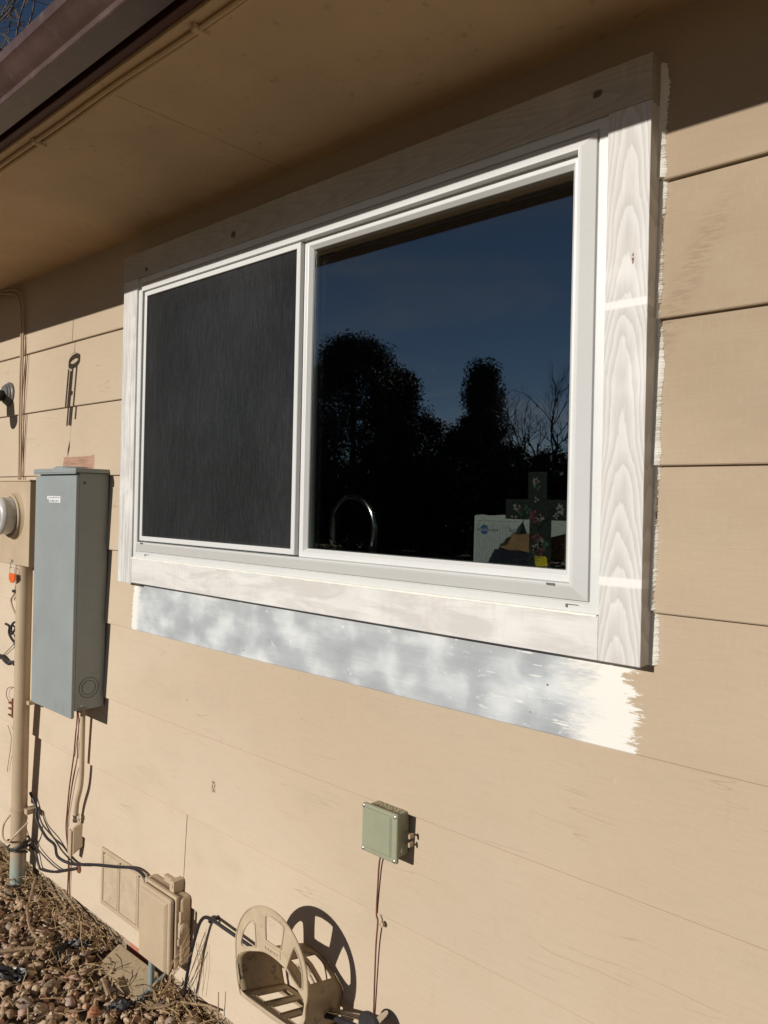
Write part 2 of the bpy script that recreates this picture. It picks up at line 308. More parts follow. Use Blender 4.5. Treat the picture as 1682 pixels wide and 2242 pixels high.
# ------------------------------------------------------------------ mesh helpers
class MB:
    def __init__(s): s.v = []; s.f = []
    def raw(s, vs, fs):
        o = len(s.v); s.v += [tuple(v) for v in vs]; s.f += [tuple(i+o for i in f) for f in fs]; return s
    def box(s, x0, x1, y0, y1, z0, z1):
        x0, x1 = sorted((x0, x1)); y0, y1 = sorted((y0, y1)); z0, z1 = sorted((z0, z1))
        return s.raw([(x0, y0, z0), (x1, y0, z0), (x1, y1, z0), (x0, y1, z0), (x0, y0, z1), (x1, y0, z1), (x1, y1, z1), (x0, y1, z1)],
                     [(0, 3, 2, 1), (4, 5, 6, 7), (0, 1, 5, 4), (1, 2, 6, 5), (2, 3, 7, 6), (3, 0, 4, 7)])
    def hexa(s, a, b):          # a, b: two quads (front, back), same order
        return s.raw(list(a)+list(b), [(0, 1, 2, 3), (7, 6, 5, 4), (0, 4, 5, 1), (1, 5, 6, 2), (2, 6, 7, 3), (3, 7, 4, 0)])
    def tube(s, pts, r, n=8, smooth=True, cap=True):
        P = crom(pts) if smooth and len(pts) > 2 else [Vector(p) for p in pts]
        rs = r if isinstance(r, (list, tuple)) else None
        vs, fs = [], []; up = Vector((.13, .31, .94))
        for i, p in enumerate(P):
            d = (P[min(i+1, len(P)-1)]-P[max(i-1, 0)]).normalized()
            if abs(d.dot(up)) > .95: up = Vector((1, .2, .1))
            a = d.cross(up).normalized(); b = d.cross(a)
            q = i/(len(P)-1); rr = (rs[0]+(rs[1]-rs[0])*q) if rs else r
            for k in range(n):
                t = 2*math.pi*k/n; vs.append(p+a*(rr*math.cos(t))+b*(rr*math.sin(t)))
        for i in range(len(P)-1):
            for k in range(n):
                k2 = (k+1) % n; fs.append((i*n+k, i*n+k2, (i+1)*n+k2, (i+1)*n+k))
        if cap: fs.append(tuple(range(n))[::-1]); fs.append(tuple((len(P)-1)*n+k for k in range(n)))
        return s.raw(vs, fs)
    def lathe(s, c, axis, prof, n=24):     # prof: (distance along axis, radius)
        A = Vector(axis).normalized(); a = A.orthogonal().normalized(); b = A.cross(a); c = Vector(c)
        vs, fs = [], []
        for (h, r) in prof:
            for k in range(n):
                t = 2*math.pi*k/n; vs.append(c+A*h+a*(r*math.cos(t))+b*(r*math.sin(t)))
        for i in range(len(prof)-1):
            for k in range(n):
                k2 = (k+1) % n; fs.append((i*n+k, i*n+k2, (i+1)*n+k2, (i+1)*n+k))
        fs.append(tuple(range(n))[::-1]); fs.append(tuple((len(prof)-1)*n+k for k in range(n)))
        return s.raw(vs, fs)
    def build(s, name, mat, parent=None, bevel=0, smooth=False, seg=2):
        me = bpy.data.meshes.new(name); off = parent_loc(parent)
        me.from_pydata([(v[0]-off[0], v[1]-off[1], v[2]-off[2]) for v in s.v], [], s.f)
        o = bpy.data.objects.new(name, me); C.objects.link(o); me.materials.append(mat)
        bm = bmesh.new(); bm.from_mesh(me); bmesh.ops.recalc_face_normals(bm, faces=bm.faces); bm.to_mesh(me); bm.free()
        if parent: o.parent = parent
        if smooth:
            me.polygons.foreach_set('use_smooth', [True]*len(me.polygons))
            try: me.set_sharp_from_angle(angle=rad(40))
            except Exception: pass
        if bevel:
            b = o.modifiers.new('bevel', 'BEVEL'); b.width = bevel; b.segments = seg; b.limit_method = 'ANGLE'; b.angle_limit = rad(40)
        return o
def parent_loc(p):
    t = Vector((0, 0, 0))
    while p is not None: t = t+p.location; p = p.parent
    return t
def crom(pts, k=6, closed=False):
    P = [Vector(p) for p in pts]; out = []; n = len(P)
    rngi = range(n) if closed else range(n-1)
    for i in rngi:
        if closed: a, b, c, d = P[(i-1) % n], P[i], P[(i+1) % n], P[(i+2) % n]
        else: a, b, c, d = P[max(i-1, 0)], P[i], P[i+1], P[min(i+2, n-1)]
        for j in range(k):
            t = j/k
            out.append(.5*((2*b)+(c-a)*t+(2*a-5*b+4*c-d)*t*t+(3*b-a-3*c+d)*t**3))
    if not closed: out.append(P[-1])
    return out
def plate(name, loops, y0, y1, mat, parent, bev=.0012):
    """flat sheet in the x-z plane with holes: first loop outer, rest holes; spans y0 (front) to y1"""
    cu = bpy.data.curves.new('tmp', 'CURVE'); cu.dimensions = '2D'; cu.fill_mode = 'BOTH'
    for L in loops:
        sp = cu.splines.new('POLY'); sp.points.add(len(L)-1)
        for p, q in zip(sp.points, L): p.co = (q[0], q[1], 0, 1)
        sp.use_cyclic_u = True
    cu.extrude = max(abs(y1-y0)/2-bev, .0001); cu.bevel_depth = bev; cu.bevel_resolution = 1; cu.offset = -bev if bev else 0
    return from_curve(name, cu, lambda v: (v.x, (y0+y1)/2-v.z, v.y), mat, parent)
def from_curve(name, cu, fn, mat, parent):
    tmp = bpy.data.objects.new('tmp', cu); C.objects.link(tmp); bpy.context.view_layer.update()
    me = bpy.data.meshes.new_from_object(tmp.evaluated_get(bpy.context.evaluated_depsgraph_get()))
    bpy.data.objects.remove(tmp); bpy.data.curves.remove(cu)
    off = parent_loc(parent)
    for v in me.vertices:
        p = fn(v.co); v.co = (p[0]-off[0], p[1]-off[1], p[2]-off[2])
    me.materials.clear(); me.materials.append(mat); me.name = name
    o = bpy.data.objects.new(name, me); C.objects.link(o)
    if parent: o.parent = parent
    bm = bmesh.new(); bm.from_mesh(me); bmesh.ops.recalc_face_normals(bm, faces=bm.faces); bm.to_mesh(me); bm.free()
    return o
def text(name, body, size, x, y, z, mat, parent, align='LEFT', ext=.0003):
    cu = bpy.data.curves.new('tmp', 'FONT'); cu.body = body; cu.size = size; cu.align_x = align; cu.align_y = 'CENTER'; cu.extrude = ext
    return from_curve(name, cu, lambda v: (x+v.x, y-v.z, z+v.y), mat, parent)
def thing(name, label, cat, loc, group=None):
    o = bpy.data.objects.new(name, None); C.objects.link(o); o.location = loc; o.empty_display_size = .05
    return tag(o, label, cat, group)
def tag(o, label, cat, group=None):
    o['label'] = label; o['category'] = cat
    if group: o['group'] = group
    return o
def struct(o, kind='structure'):
    o['kind'] = kind; return o
def rect(x0, x1, z0, z1): return [(x0, z0), (x1, z0), (x1, z1), (x0, z1)]
def circ(cx, cz, r, n=24, a0=0): return [(cx+r*math.cos(a0+2*math.pi*k/n), cz+r*math.sin(a0+2*math.pi*k/n)) for k in range(n)]

GZ = -1.665
# ------------------------------------------------------------------ ground
g = MB(); g.raw([(-600, -900, GZ-.03), (600, -900, GZ-.03), (600, 600, GZ-.03), (-600, 600, GZ-.03)], [(0, 1, 2, 3)])
struct(g.build('lawn', M['lawn']))
g = MB(); nx, ny = 60, 16
vs = [(-6+8.5*i/nx, -1.25+1.27*j/ny, GZ-.012+.008*math.sin(i*1.7+j)*math.cos(j*2.1+i*.6)-(.014 if j == 0 or i in (0, nx) else 0)) for j in range(ny+1) for i in range(nx+1)]
g.raw(vs, [(j*(nx+1)+i, j*(nx+1)+i+1, (j+1)*(nx+1)+i+1, (j+1)*(nx+1)+i) for j in range(ny) for i in range(nx)])
struct(g.build('gravel_bed_soil', M['ground'], smooth=True))

# ------------------------------------------------------------------ house
house = thing('house', 'tan lap-sided house wall with brown gutter, boxed eave and large white sliding window', 'house', (-1.5, 0, GZ))
KZ = [.527, .271, 0, -.2704, -.539, -.810, -1.077, -1.358, -1.610]
XL, XR = -5.4, 2.6
def board(mb, x0, x1, zb, zt, zlo=None, seed=0):
    """one lap board between x0 and x1: lip at y=0, leaning back to y=.010 under the board above"""
    zt2 = zt+.016; zlo = zb if zlo is None else zlo
    n = max(1, int((x1-x0)/.12)); vs, fs = [], []
    def yy(z): return .0118*(z-zb)/(zt2-zb)
    for i in range(n+1):
        x = x0+(x1-x0)*i/n; w = .0007*math.sin(x*2.3+seed*1.7)+.0005*math.sin(x*6.1+seed)
        if zlo == zb: prof = [(.017, zb+w), (.0018, zb+w), (0, zb+.0022+w), (yy(zt2), zt2), (.018, zt2)]
        else: prof = [(.016, zlo), (yy(zlo), zlo), (yy(zlo+.01), zlo+.01), (yy(zt2), zt2), (.018, zt2)]
        vs += [(x, p[0]+w*.4, p[1]) for p in prof]
    for i in range(n):
        for k in range(4): fs.append((i*5+k, (i+1)*5+k, (i+1)*5+k+1, i*5+k+1))
    fs += [(0, 1, 2, 3, 4), tuple(n*5+k for k in (4, 3, 2, 1, 0))]
    mb.raw(vs, fs)
wb = MB(); zt = KZ[0]+.06
HX0, HX1 = -2.41, -.66
for i, zb in enumerate(KZ):
    top = KZ[i-1] if i else .846
    if zb == .527:
        board(wb, XL, HX0, zb, top, seed=i); board(wb, HX1, XR, zb, top, seed=i); board(wb, HX0, HX1, zb, top, .70, seed=i)
    elif zb in (.271, 0, -.2704):
        board(wb, XL, HX0, zb, top, seed=i); board(wb, HX1, XR, zb, top, seed=i)
    elif zb == -1.358:
        board(wb, XL, -2.1015, zb, top, seed=i); board(wb, -2.0985, XR, zb, top, seed=i)
    elif zb == .0: pass
    else: board(wb, XL, XR, zb, top, seed=i)
wb.build('wall', M['siding'], house)
b = MB(); b.box(XL, HX0, .0165, .09, -1.62, .86); b.box(HX1, XR, .0165, .09, -1.62, .86); b.box(HX0, HX1, .0165, .09, -1.62, -.285); b.box(HX0, HX1, .0165, .09, .69, .86)
b.build('sheathing', M['dark'], house)
b = MB(); zr = lambda yy_: .915+.33*(yy_+.66)
P_ = [(.0185, -1.62), (3.4, -1.62), (3.4, zr(3.4)), (.0185, zr(.0185))]
b.hexa([(XL+.001, p[0], p[1]) for p in P_], [(XL+.03, p[0], p[1]) for p in P_]); b.build('end_wall', M['tan'], house)
# foundation with its bare red strip
t = NT('painted foundation'); x, y, z = t.xyz()
c = t.mix(t.ss(.4, .7, t.noise(None, 9, 5, .6)), (.40, .31, .21), (.33, .25, .165))
rm = t.mul(t.band(t.add(x, t.mul(t.sub(t.noise(None, 60, 2, .5), .5), .01)), -2.436, -2.322, .003), t.sub(1, t.ss(-1.607, -1.604, z)))
c = t.mix(t.mul(rm, .9), c, (.46, .17, .125)); t.bump(t.noise(None, 150, 4, .7), .5, .003)
M['found'] = t.fin(c, .85, 0, .2)
b = MB(); b.box(XL, XR, .013, .25, -2.0, -1.6115); b.build('foundation', M['found'], house)
# eave
b = MB(); ZS = .842
b.box(XL-.4, -1.6605, -.5215, .10, ZS, ZS+.012); b.box(-1.6585, XR, -.5215, .10, ZS, ZS+.012)
b.build('soffit', M['soffit'], house)
b = MB(); b.box(XL-.4, XR, -.578, -.5235, .829, .849); b.build('eave_trim', M['soffit'], house, bevel=.002)
b = MB(); b.box(XL-.4, XR, -.600, -.5785, .836, .97); b.build('fascia', M['maroon'], house, bevel=.002)
# gutter: K profile swept along x, open top
prof = [(-.618, .93), (-.618, .8335), (-.620, .8315), (-.678, .8315), (-.680, .8335), (-.680, .846), (-.6825, .8485), (-.687, .852), (-.695, .860), (-.703, .872), (-.7105, .881), (-.7145, .884), (-.7145, .907), (-.7125, .911), (-.704, .911), (-.704, .906)]
b = MB(); xs = [XL-.45, -2.9, -1.2, .4, XR]; vs = [(xx, p[0], p[1]) for xx in xs for p in prof]; n = len(prof)
b.raw(vs, [(i*n+k, i*n+k+1, (i+1)*n+k+1, (i+1)*n+k) for i in range(len(xs)-1) for k in range(n-1)])
gut = b.build('gutter', M['gutter'], house, smooth=True); sm = gut.modifiers.new('t', 'SOLIDIFY'); sm.thickness = .0012
b = MB(); n = len(prof)-1; b.raw([(XL-.45, p[0], p[1]) for p in prof[:-1]]+[(XL-.4488, p[0], p[1]) for p in prof[:-1]], [tuple(range(n)), tuple(range(2*n-1, n-1, -1))]); b.build('end_cap', M['gutter'], gut)
# roof deck with shingle courses
b = MB(); sl = .33
for k in range(14):
    y0 = -.66+.3*k
    za = .945+sl*(y0+.66)
    b.hexa([(XL-.5, y0, za), (XR, y0, za), (XR, y0+.36, za+sl*.36-.004), (XL-.5, y0+.36, za+sl*.36-.004)], [(XL-.5, y0, za-.012), (XR, y0, za-.012), (XR, y0+.36, za+sl*.36-.016), (XL-.5, y0+.36, za+sl*.36-.016)])
b.build('roof', M['shingle'], house)
# dark room behind the window
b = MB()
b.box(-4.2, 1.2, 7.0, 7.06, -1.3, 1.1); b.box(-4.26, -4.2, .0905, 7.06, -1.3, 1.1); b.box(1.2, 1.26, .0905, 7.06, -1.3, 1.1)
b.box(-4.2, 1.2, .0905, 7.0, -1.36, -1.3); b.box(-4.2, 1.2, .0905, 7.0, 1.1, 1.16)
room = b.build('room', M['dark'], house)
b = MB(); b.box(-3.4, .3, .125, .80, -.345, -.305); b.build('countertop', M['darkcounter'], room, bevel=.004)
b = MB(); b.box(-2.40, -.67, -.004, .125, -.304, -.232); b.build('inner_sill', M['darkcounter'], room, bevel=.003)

# ------------------------------------------------------------------ window (part of the house)
def frame_profile(mb, x0, x1, z0, z1, prof):
    """mitred frame: prof = [(inset, y), ...] swept round the rectangle"""
    n = len(prof); vs = []
    for (ins, y) in prof:
        vs += [(x0+ins, y, z0+ins), (x1-ins, y, z0+ins), (x1-ins, y, z1-ins), (x0+ins, y, z1-ins)]
    fs = []
    for i in range(n-1):
        for k in range(4):
            k2 = (k+1) % 4; fs.append((i*4+k, i*4+k2, (i+1)*4+k2, (i+1)*4+k))
    mb.raw(vs, fs)
fb = MB()
# flange, groove, sloped face, ridge, inner step
frame_profile(fb, -2.390, -.680, -.283, .663, [(0, .01), (0, -.0335), (.0195, -.0345), (.0205, -.0295), (.0235, -.0295), (.0237, -.0365), (.049, -.0505), (.053, -.052), (.0555, -.052), (.0565, -.020), (.075, -.018), (.075, .05)])
win = fb.build('window', M['vinyl'], house, bevel=.0008, seg=1)
x0w, x1w, z0w, z1w = -2.3335, -.7365, -.2265, .6065     # opening inside the ridge
b = MB(); b.box(-1.5443, -1.5408, -.0320, .01, z0w, z1w)
b.build('mullion', M['vinyl'], win, bevel=.0015)
b = MB(); frame_profile(b, -1.5405, x1w, z0w, z1w, [(0, .0), (0, -.033), (.0135, -.034), (.0145, -.033), (.0225, -.0235), (.0225, .0)])
b.build('glazing_bead', M['vinyl'], win, bevel=.0006, seg=1)
b = MB(); b.box(-1.536, -.741, -.0225, -.0195, -.222, .602); b.build('fixed_pane', M['pane'], win)
b = MB(); b.box(-1.536, -.741, -.0062, -.0032, -.222, .602); b.build('inner_pane', M['pane2'], win)
b = MB(); frame_profile(b, -2.329, -1.5445, -.2225, .6045, [(0, -.02), (0, -.046), (.002, -.0475), (.0145, -.0475), (.0155, -.0465), (.0155, -.020)])
sf = b.build('screen_frame', M['vinyl'], win, bevel=.0007, seg=1)
b = MB(); b.raw([(-2.3135, -.0405, -.207), (-1.560, -.0405, -.207), (-1.560, -.0405, .589), (-2.3135, -.0405, .589)], [(0, 1, 2, 3)])
b.build('insect_screen', M['screen'], win)
b = MB(); frame_profile(b, -2.329, -1.5445, -.2225, .6045, [(0, .016), (0, -.004), (.013, -.005), (.015, -.001), (.015, .016)])
b.build('sash', M['vinyl'], win)
b = MB(); b.box(-2.316, -1.558, -.0022, .0008, -.209, .591); b.build('sash_pane', M['pane'], win)
# weep slots and covers along the bottom rail
for xa, xb in ((-.784, -.766), (-2.311, -2.297)): MB().box(xa, xb, -.0545, -.050, -.2325, -.2285).build('weep_slot', M['lampgrey'], win)
for xa in (-.751, -2.312):
    MB().raw([(xa, -.0362, -.2745), (xa+.004, -.0362, -.2745), (xa+.004, -.0362, -.2690), (xa+.027, -.0362, -.2690), (xa+.027, -.0362, -.2675), (xa, -.0362, -.2675)], [(0, 1, 2, 3, 4, 5)]).build('weep_cover', M['lampgrey'], win)
# inner jamb returns
b = MB(); frame_profile(b, -2.36, -.71, -.255, .635, [(0, .0505), (0, .128)])
b.build('inner_jamb', M['jamb'], win)
# trim boards
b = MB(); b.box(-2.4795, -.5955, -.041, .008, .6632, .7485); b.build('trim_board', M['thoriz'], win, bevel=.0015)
b = MB(); b.box(-2.479, -2.3903, -.040, .008, -.3715, .6628); b.build('trim_board', M['tvert'], win, bevel=.0015)
b = MB(); b.box(-.6797, -.5960, -.040, .008, -.3675, .6628); b.build('trim_board', M['cathedral'], win, bevel=.0015)
b = MB(); b.box(-2.3900, -.6801, -.0395, .008, -.3675, -.2835); b.build('trim_board', M['tsmear'], win, bevel=.0015)
# combed caulk bead between the right board and the siding
def siding_y(zz):
    for i, zb in enumerate(KZ):
        top = KZ[i-1] if i else .846
        if zb <= zz < top: return .0118*(zz-zb)/(top+.016-zb)
    return .002
b = MB(); zz = -.368; q = random.Random(3); vs = []; fs = []
while zz < .745:
    wob = .0026*math.sin(zz*13)+.0022*math.sin(zz*37+1)+.001*math.sin(zz*83)
    w = .0095+wob+q.uniform(-.0014, .0014); tooth = q.uniform(.001, .0050)*(q.random()**.5 if q.random() < .75 else 0)
    dz = q.uniform(.0024, .0060); ys = siding_y(zz)
    for (zq, wq) in ((zz, w), (zz+dz*.45, w+tooth), (zz+dz*.6, w)):
        vs += [(-.597, ys-.010, zq), (-.5925, ys-.0085, zq), (-.596+wq*.7, ys-.0040, zq), (-.596+wq, ys-.0005, zq)]
    zz += dz
for i in range(len(vs)//4-1):
    for k in range(3): fs.append((i*4+k, i*4+k+1, (i+1)*4+k+1, (i+1)*4+k))
b.raw(vs, fs); b.build('caulk_bead', M['caulk'], win)
b = MB(); vs = []; fs = []; xx = -2.4785; q = random.Random(5)          # smeared caulk where the lower board meets the frame
for i in range(120):
    xa = -2.388+1.705*i/119; vs += [(xa, -.0412, -.2850-q.uniform(0, .0016)), (xa, -.0408, -.2822+q.uniform(-.0006, .0010)), (xa, -.0352, -.2815)]
b.raw(vs, [(i*3+k, i*3+k+1, (i+1)*3+k+1, (i+1)*3+k) for i in range(119) for k in range(2)]); b.build('caulk_line', M['caulk'], win)

# ------------------------------------------------------------------ breaker panel
pn = thing('breaker_panel', 'tall grey metal breaker panel on the wall left of the window', 'breaker panel', (-2.8, 0, -.86))
b = MB(); b.box(-2.958, -2.638, -.108, 0.004, -.842, .004); pbody = b.build('body', M['grey'], pn, bevel=.003)
b = MB(); b.box(-2.966, -2.634, -.121, -.1085, -.866, -.006); b.build('door', M['grey'], pn, bevel=.003)
b = MB(); b.box(-2.972, -2.628, -.1275, .004, .0045, .0195); b.box(-2.972, -2.628, -.1275, -.1235, -.001, .0045); b.build('cap', M['grey'], pn, bevel=.002)
b = MB(); b.lathe((-2.80, -.06, .0197), (0, 0, 1), [(0, .062), (.004, .062), (.006, .056), (.009, .054)], 28); b.build('hub_plate', M['grey'], pn)
b = MB(); b.box(-2.862, -2.753, -.1217, -.1211, -.093, -.0815); b.box(-2.847, -2.753, -.1217, -.1211, -.1045, -.0932); st = b.build('sticker', M['white'], pn)
b = MB(); q = random.Random(2)
for zc, xa in ((-.0872, -2.857), (-.0988, -2.842)):
    xx = xa
    while xx < -2.760:
        w = q.uniform(.0022, .0042)
        if q.random() < .85:
            b.box(xx, xx+.0011, -.1220, -.1216, zc-.0028, zc+.0028); b.box(xx, xx+w, -.1220, -.12165, zc+q.choice((-.0026, -.0003, .002)), zc+q.choice((-.0014, .0008, .003)))
        xx += w+.0011
b.build('lettering', M['ink'], st)
b = MB()     # knock-out rings on the side
for r in (.036, .025):
    P = [Vector((-2.6372, -.055+r*math.cos(a), -.765+r*math.sin(a))) for a in [2*math.pi*k/40 for k in range(41)]]; b.tube(P, .0009, 5, False, False)
b.build('knockout', M['ink'], pn)
b = MB(); b.lathe((-2.6375, -.088, -.032), (1, 0, 0), [(0, .0055), (.001, .0055), (.0013, .003)], 14); b.build('side_hole', M['ink'], pn)
b = MB(); b.box(-2.6372, -2.6362, -.095, -.060, -.8372, -.8345); b.build('side_slot', M['ink'], pn)
b = MB(); b.lathe((-2.6378, -.083, -.826), (1, 0, 0), [(0, .0035), (.0012, .003)], 10); b.build('screw', M['steel'], pn)

# ------------------------------------------------------------------ electric meter
mt = thing('electric_meter', 'tan electric meter box with round glass meter at the left edge', 'electric meter', (-3.215, 0, -.36))
b = MB(); b.box(-3.37, -3.066, -.1, 0.004, -.363, -.026); b.build('housing', M['tan2'], mt, bevel=.003)
b = MB(); b.box(-3.374, -3.062, -.104, -.03, -.0255, -.019); b.build('lid', M['tan2'], mt, bevel=.0015)
mc = (-3.212, -.1005, -.165)
b = MB(); b.lathe(mc, (0, -1, 0), [(0, .098), (.006, .092), (.012, .088), (.016, .0885), (.019, .086), (.019, .078), (.004, .077)], 48); b.build('ring', M['tan2'], mt, smooth=True)
b = MB(); b.lathe(mc, (0, -1, 0), [(.004, .0755), (.03, .0748), (.050, .0735), (.053, .0755), (.060, .0755), (.065, .072), (.068, .0705), (.073, .066), (.0745, .060), (.078, .058), (.079, .02)], 48)
mg = b.build('meter_glass', M['meterglass'], mt, smooth=True)
b = MB(); b.box(-3.1435, -3.1405, -.158, -.146, -.172, -.158); b.build('port', M['ink'], mg)
b = MB(); b.tube([(-3.222, -.1035, -.345), (-3.222, -.1065, -.352), (-3.222, -.104, -.378)], .0016, 6); b.box(-3.229, -3.212, -.1035, -.1005, -.352, -.343); b.build('hasp', M['steel'], mt)
tg = thing('seal_tag', 'small bright orange plastic tag hanging below the meter box', 'seal tag', (-3.217, -.1, -.435))
L = crom([(-3.245, -.3985), (-3.189, -.3985), (-3.188, -.418), (-3.195, -.431), (-3.217, -.4375), (-3.239, -.431), (-3.246, -.418)], 4, True)
plate('tag', [[(p.x, p.y) for p in [Vector((a[0], a[1], 0)) for a in [(v[0], v[1]) for v in L]]]], -.1025, -.0985, M['orange'], tg, .0005) if False else plate('tag', [[(-3.245, -.3985), (-3.189, -.3985), (-3.188, -.418), (-3.192, -.427), (-3.202, -.435), (-3.217, -.4375), (-3.232, -.435), (-3.242, -.427), (-3.246, -.418)]], -.1025, -.0985, M['orange'], tg, .0005)
b = MB(); b.tube([(-3.240, -.1005, -.399), (-3.238, -.1015, -.375), (-3.221, -.103, -.374), (-3.197, -.1015, -.376), (-3.194, -.1005, -.399)], .0009, 6); b.build('wire_loop', M['steel'], tg)

# large riser pipe below the meter
pp = thing('riser_pipe', 'thick tan conduit pipe running from the meter box down into the gravel', 'pipe', (-3.205, -.056, GZ))
b = MB(); b.lathe((-3.205, -.056, -.36), (0, 0, -1), [(0, .0305), (1.20, .0305), (1.21, .0305), (1.345, .0305)], 32)
t = NT('tan paint worn to grey plastic'); x, y, z = t.xyz()
wear = t.mul(t.ss(.35, .6, t.add(t.mul(t.noise(None, 20, 4, .6), .6), t.mul(t.sub(-1.50, z), 2.4))), t.ss(-1.50, -1.55, z))
c = t.mix(t.ss(.3, .7, t.noise(t.map((1, 1, .3)), 16, 4, .6)), (.50, .39, .265), (.44, .34, .225)); c = t.mix(wear, c, (.32, .37, .33))
c = t.mix(t.mul(t.ss(.6, .72, t.noise(t.map((1, 1, .4)), 42, 4, .6)), .35), c, (.25, .18, .11))
t.bump(t.noise(None, 260, 3, .6), .12, .001); b.build('pipe', t.fin(c, .5, 0, .4), pp, smooth=True)
b = MB(); b.lathe((-3.205, -.056, -1.355), (0, 0, -1), [(0, .0306), (.001, .033), (.012, .033), (.013, .0306)], 32); b.box(-3.18, -3.145, -.05, .002, -1.372, -1.352); b.build('strap', M['tan2'], pp, smooth=True)
b = MB(); b.lathe((-3.205, -.056, -1.655), (0, 0, -1), [(0, .0306), (.001, .0335), (.03, .0335)], 32); b.build('collar', M['pvc'], pp, smooth=True)
b = MB(); b.box(-3.176, -3.150, -.05, .002, -.93, -.915); b.build('bracket', M['tan2'], pp)

# ------------------------------------------------------------------ small conduit under the breaker panel
cn = thing('conduit', 'thin tan conduit with angled fitting below the grey breaker panel', 'conduit', (-2.76, -.02, -1.43))
b = MB(); b.tube([(-2.741, -.024, -.84), (-2.741, -.024, -1.0), (-2.741, -.024, -1.10), (-2.748, -.024, -1.16), (-2.770, -.024, -1.215), (-2.782, -.022, -1.26), (-2.783, -.02, -1.30)], .0092, 14); b.build('tube', M['tan2'], cn, smooth=True)
b = MB(); b.lathe((-2.783, -.02, -1.272), (0, 0, -1), [(0, .0122), (.006, .0122), (.007, .0108), (.016, .0108), (.017, .0125), (.026, .0125), (.027, .010)], 18); b.box(-2.774, -2.767, -.026, -.014, -1.286, -1.272); b.build('connector', M['chrome'], cn, smooth=True)
b = MB(); b.hexa([(-2.810, -.030, -1.338), (-2.786, -.030, -1.320), (-2.786, -.030, -1.425), (-2.812, -.030, -1.425)], [(-2.808, .004, -1.310), (-2.772, .004, -1.302), (-2.772, .004, -1.395), (-2.808, .004, -1.42)])
fit = b.build('fitting', M['tan2'], cn, bevel=.004)
b = MB(); b.hexa([(-2.815, -.0365, -1.332), (-2.789, -.0365, -1.332), (-2.789, -.0365, -1.432), (-2.815, -.0365, -1.432)], [(-2.815, -.0305, -1.332), (-2.789, -.0305, -1.332), (-2.789, -.0305, -1.432), (-2.815, -.0305, -1.432)]); b.build('cover', M['tan2'], fit, bevel=.004)

# ------------------------------------------------------------------ wires and cables on the wall
def cable(name, label, cat, pts, r, mat, n=8, group=None):
    return tag(MB().tube(pts, r, n).build(name, mat, smooth=True), label, cat, group)
cable('ground_wire', 'thin rust-red wire running down beside the small conduit', 'wire', [(-2.795, -.03, -.845), (-2.822, -.006, -.903), (-2.838, -.004, -1.0), (-2.847, -.004, -1.067), (-2.866, -.004, -1.15), (-2.879, -.004, -1.208), (-2.892, -.004, -1.30), (-2.895, -.005, -1.365), (-2.877, -.005, -1.43), (-2.871, -.004, -1.48), (-2.871, -.004, -1.56), (-2.865, -.01, -1.66)], .0026, M['rust'])
cable('ground_wire', 'second thin reddish wire, nearer the small conduit and looser', 'wire', [(-2.79, -.03, -.845), (-2.812, -.005, -.92), (-2.818, -.004, -1.03), (-2.82, -.004, -1.078), (-2.85, -.004, -1.16), (-2.874, -.004, -1.26), (-2.884, -.004, -1.321), (-2.882, -.004, -1.38), (-2.866, -.004, -1.48), (-2.858, -.004, -1.6), (-2.85, -.012, -1.66)], .002, M['rust'])
cable('power_cable', 'black cable swinging from the riser pipe past the conduit fitting to the vent panel', 'cable', [(-3.19, -.02, -1.30), (-3.14, -.014, -1.351), (-3.122, -.02, -1.39), (-3.035, -.02, -1.433), (-2.952, -.022, -1.439), (-2.872, -.045, -1.452), (-2.786, -.03, -1.455), (-2.652, -.022, -1.415), (-2.486, -.02, -1.368), (-2.378, -.02, -1.335), (-2.322, -.02, -1.330), (-2.290, -.022, -1.338), (-2.281, -.022, -1.356)], .0052, M['cable'], 10)
cable('thin_cable', 'thin brown cable sagging alongside the black cable beside the riser pipe', 'cable', [(-3.14, -.01, -1.35), (-3.09, -.012, -1.40), (-2.98, -.012, -1.425), (-2.90, -.014, -1.45), (-2.80, -.014, -1.462), (-2.72, -.013, -1.445)], .0028, M['blackdusty'])
cable('black_cable', 'black cable dropping from the riser pipe and entering a hole near the ground', 'cable', [(-3.25, -.05, -1.52), (-3.21, -.012, -1.525), (-3.15, -.011, -1.533), (-3.114, -.011, -1.577), (-3.087, -.011, -1.584), (-2.99, -.011, -1.56), (-2.929, -.011, -1.536), (-2.83, -.01, -1.495), (-2.805, .004, -1.487)], .0046, M['cable'])
cable('thin_cable', 'thin dark wire joining the black cable low beside the riser pipe', 'cable', [(-3.16, -.012, -1.49), (-3.134, -.010, -1.513), (-3.032, -.010, -1.53), (-2.93, -.012, -1.53), (-2.86, -.010, -1.51)], .0024, M['blackdusty'])
tag(MB().lathe((-2.803, .006, -1.49), (0, -1, 0), [(0, .018), (.004, .016), (.005, .008)], 14).build('wall_grommet', M['rust'], smooth=True), 'small reddish plug where the black cable enters the wall', 'grommet')
# coil strapped round the riser pipe
cable('strapped_coil', 'dark wires wrapped and tied round the foot of the riser pipe', 'wire coil', [(-3.205+(.037+.006*math.sin(k*1.7))*math.cos(.8*k), -.056+(.037+.006*math.sin(k*1.7))*math.sin(.8*k), -1.495-.0016*k+.014*math.sin(k*.9)) for k in range(26)]+[(-3.26, -.03, -1.55), (-3.33, -.02, -1.545), (-3.40, -.02, -1.56)], .0042, M['blackdusty'])
cable('strapped_coil', 'pale cable loop hooked round the riser pipe above the dark tied wires', 'wire coil', [(-3.285, -.06, -1.41), (-3.295, -.08, -1.445), (-3.25, -.10, -1.478), (-3.19, -.102, -1.478), (-3.15, -.09, -1.44), (-3.138, -.05, -1.40)], .004, M['tan2'])
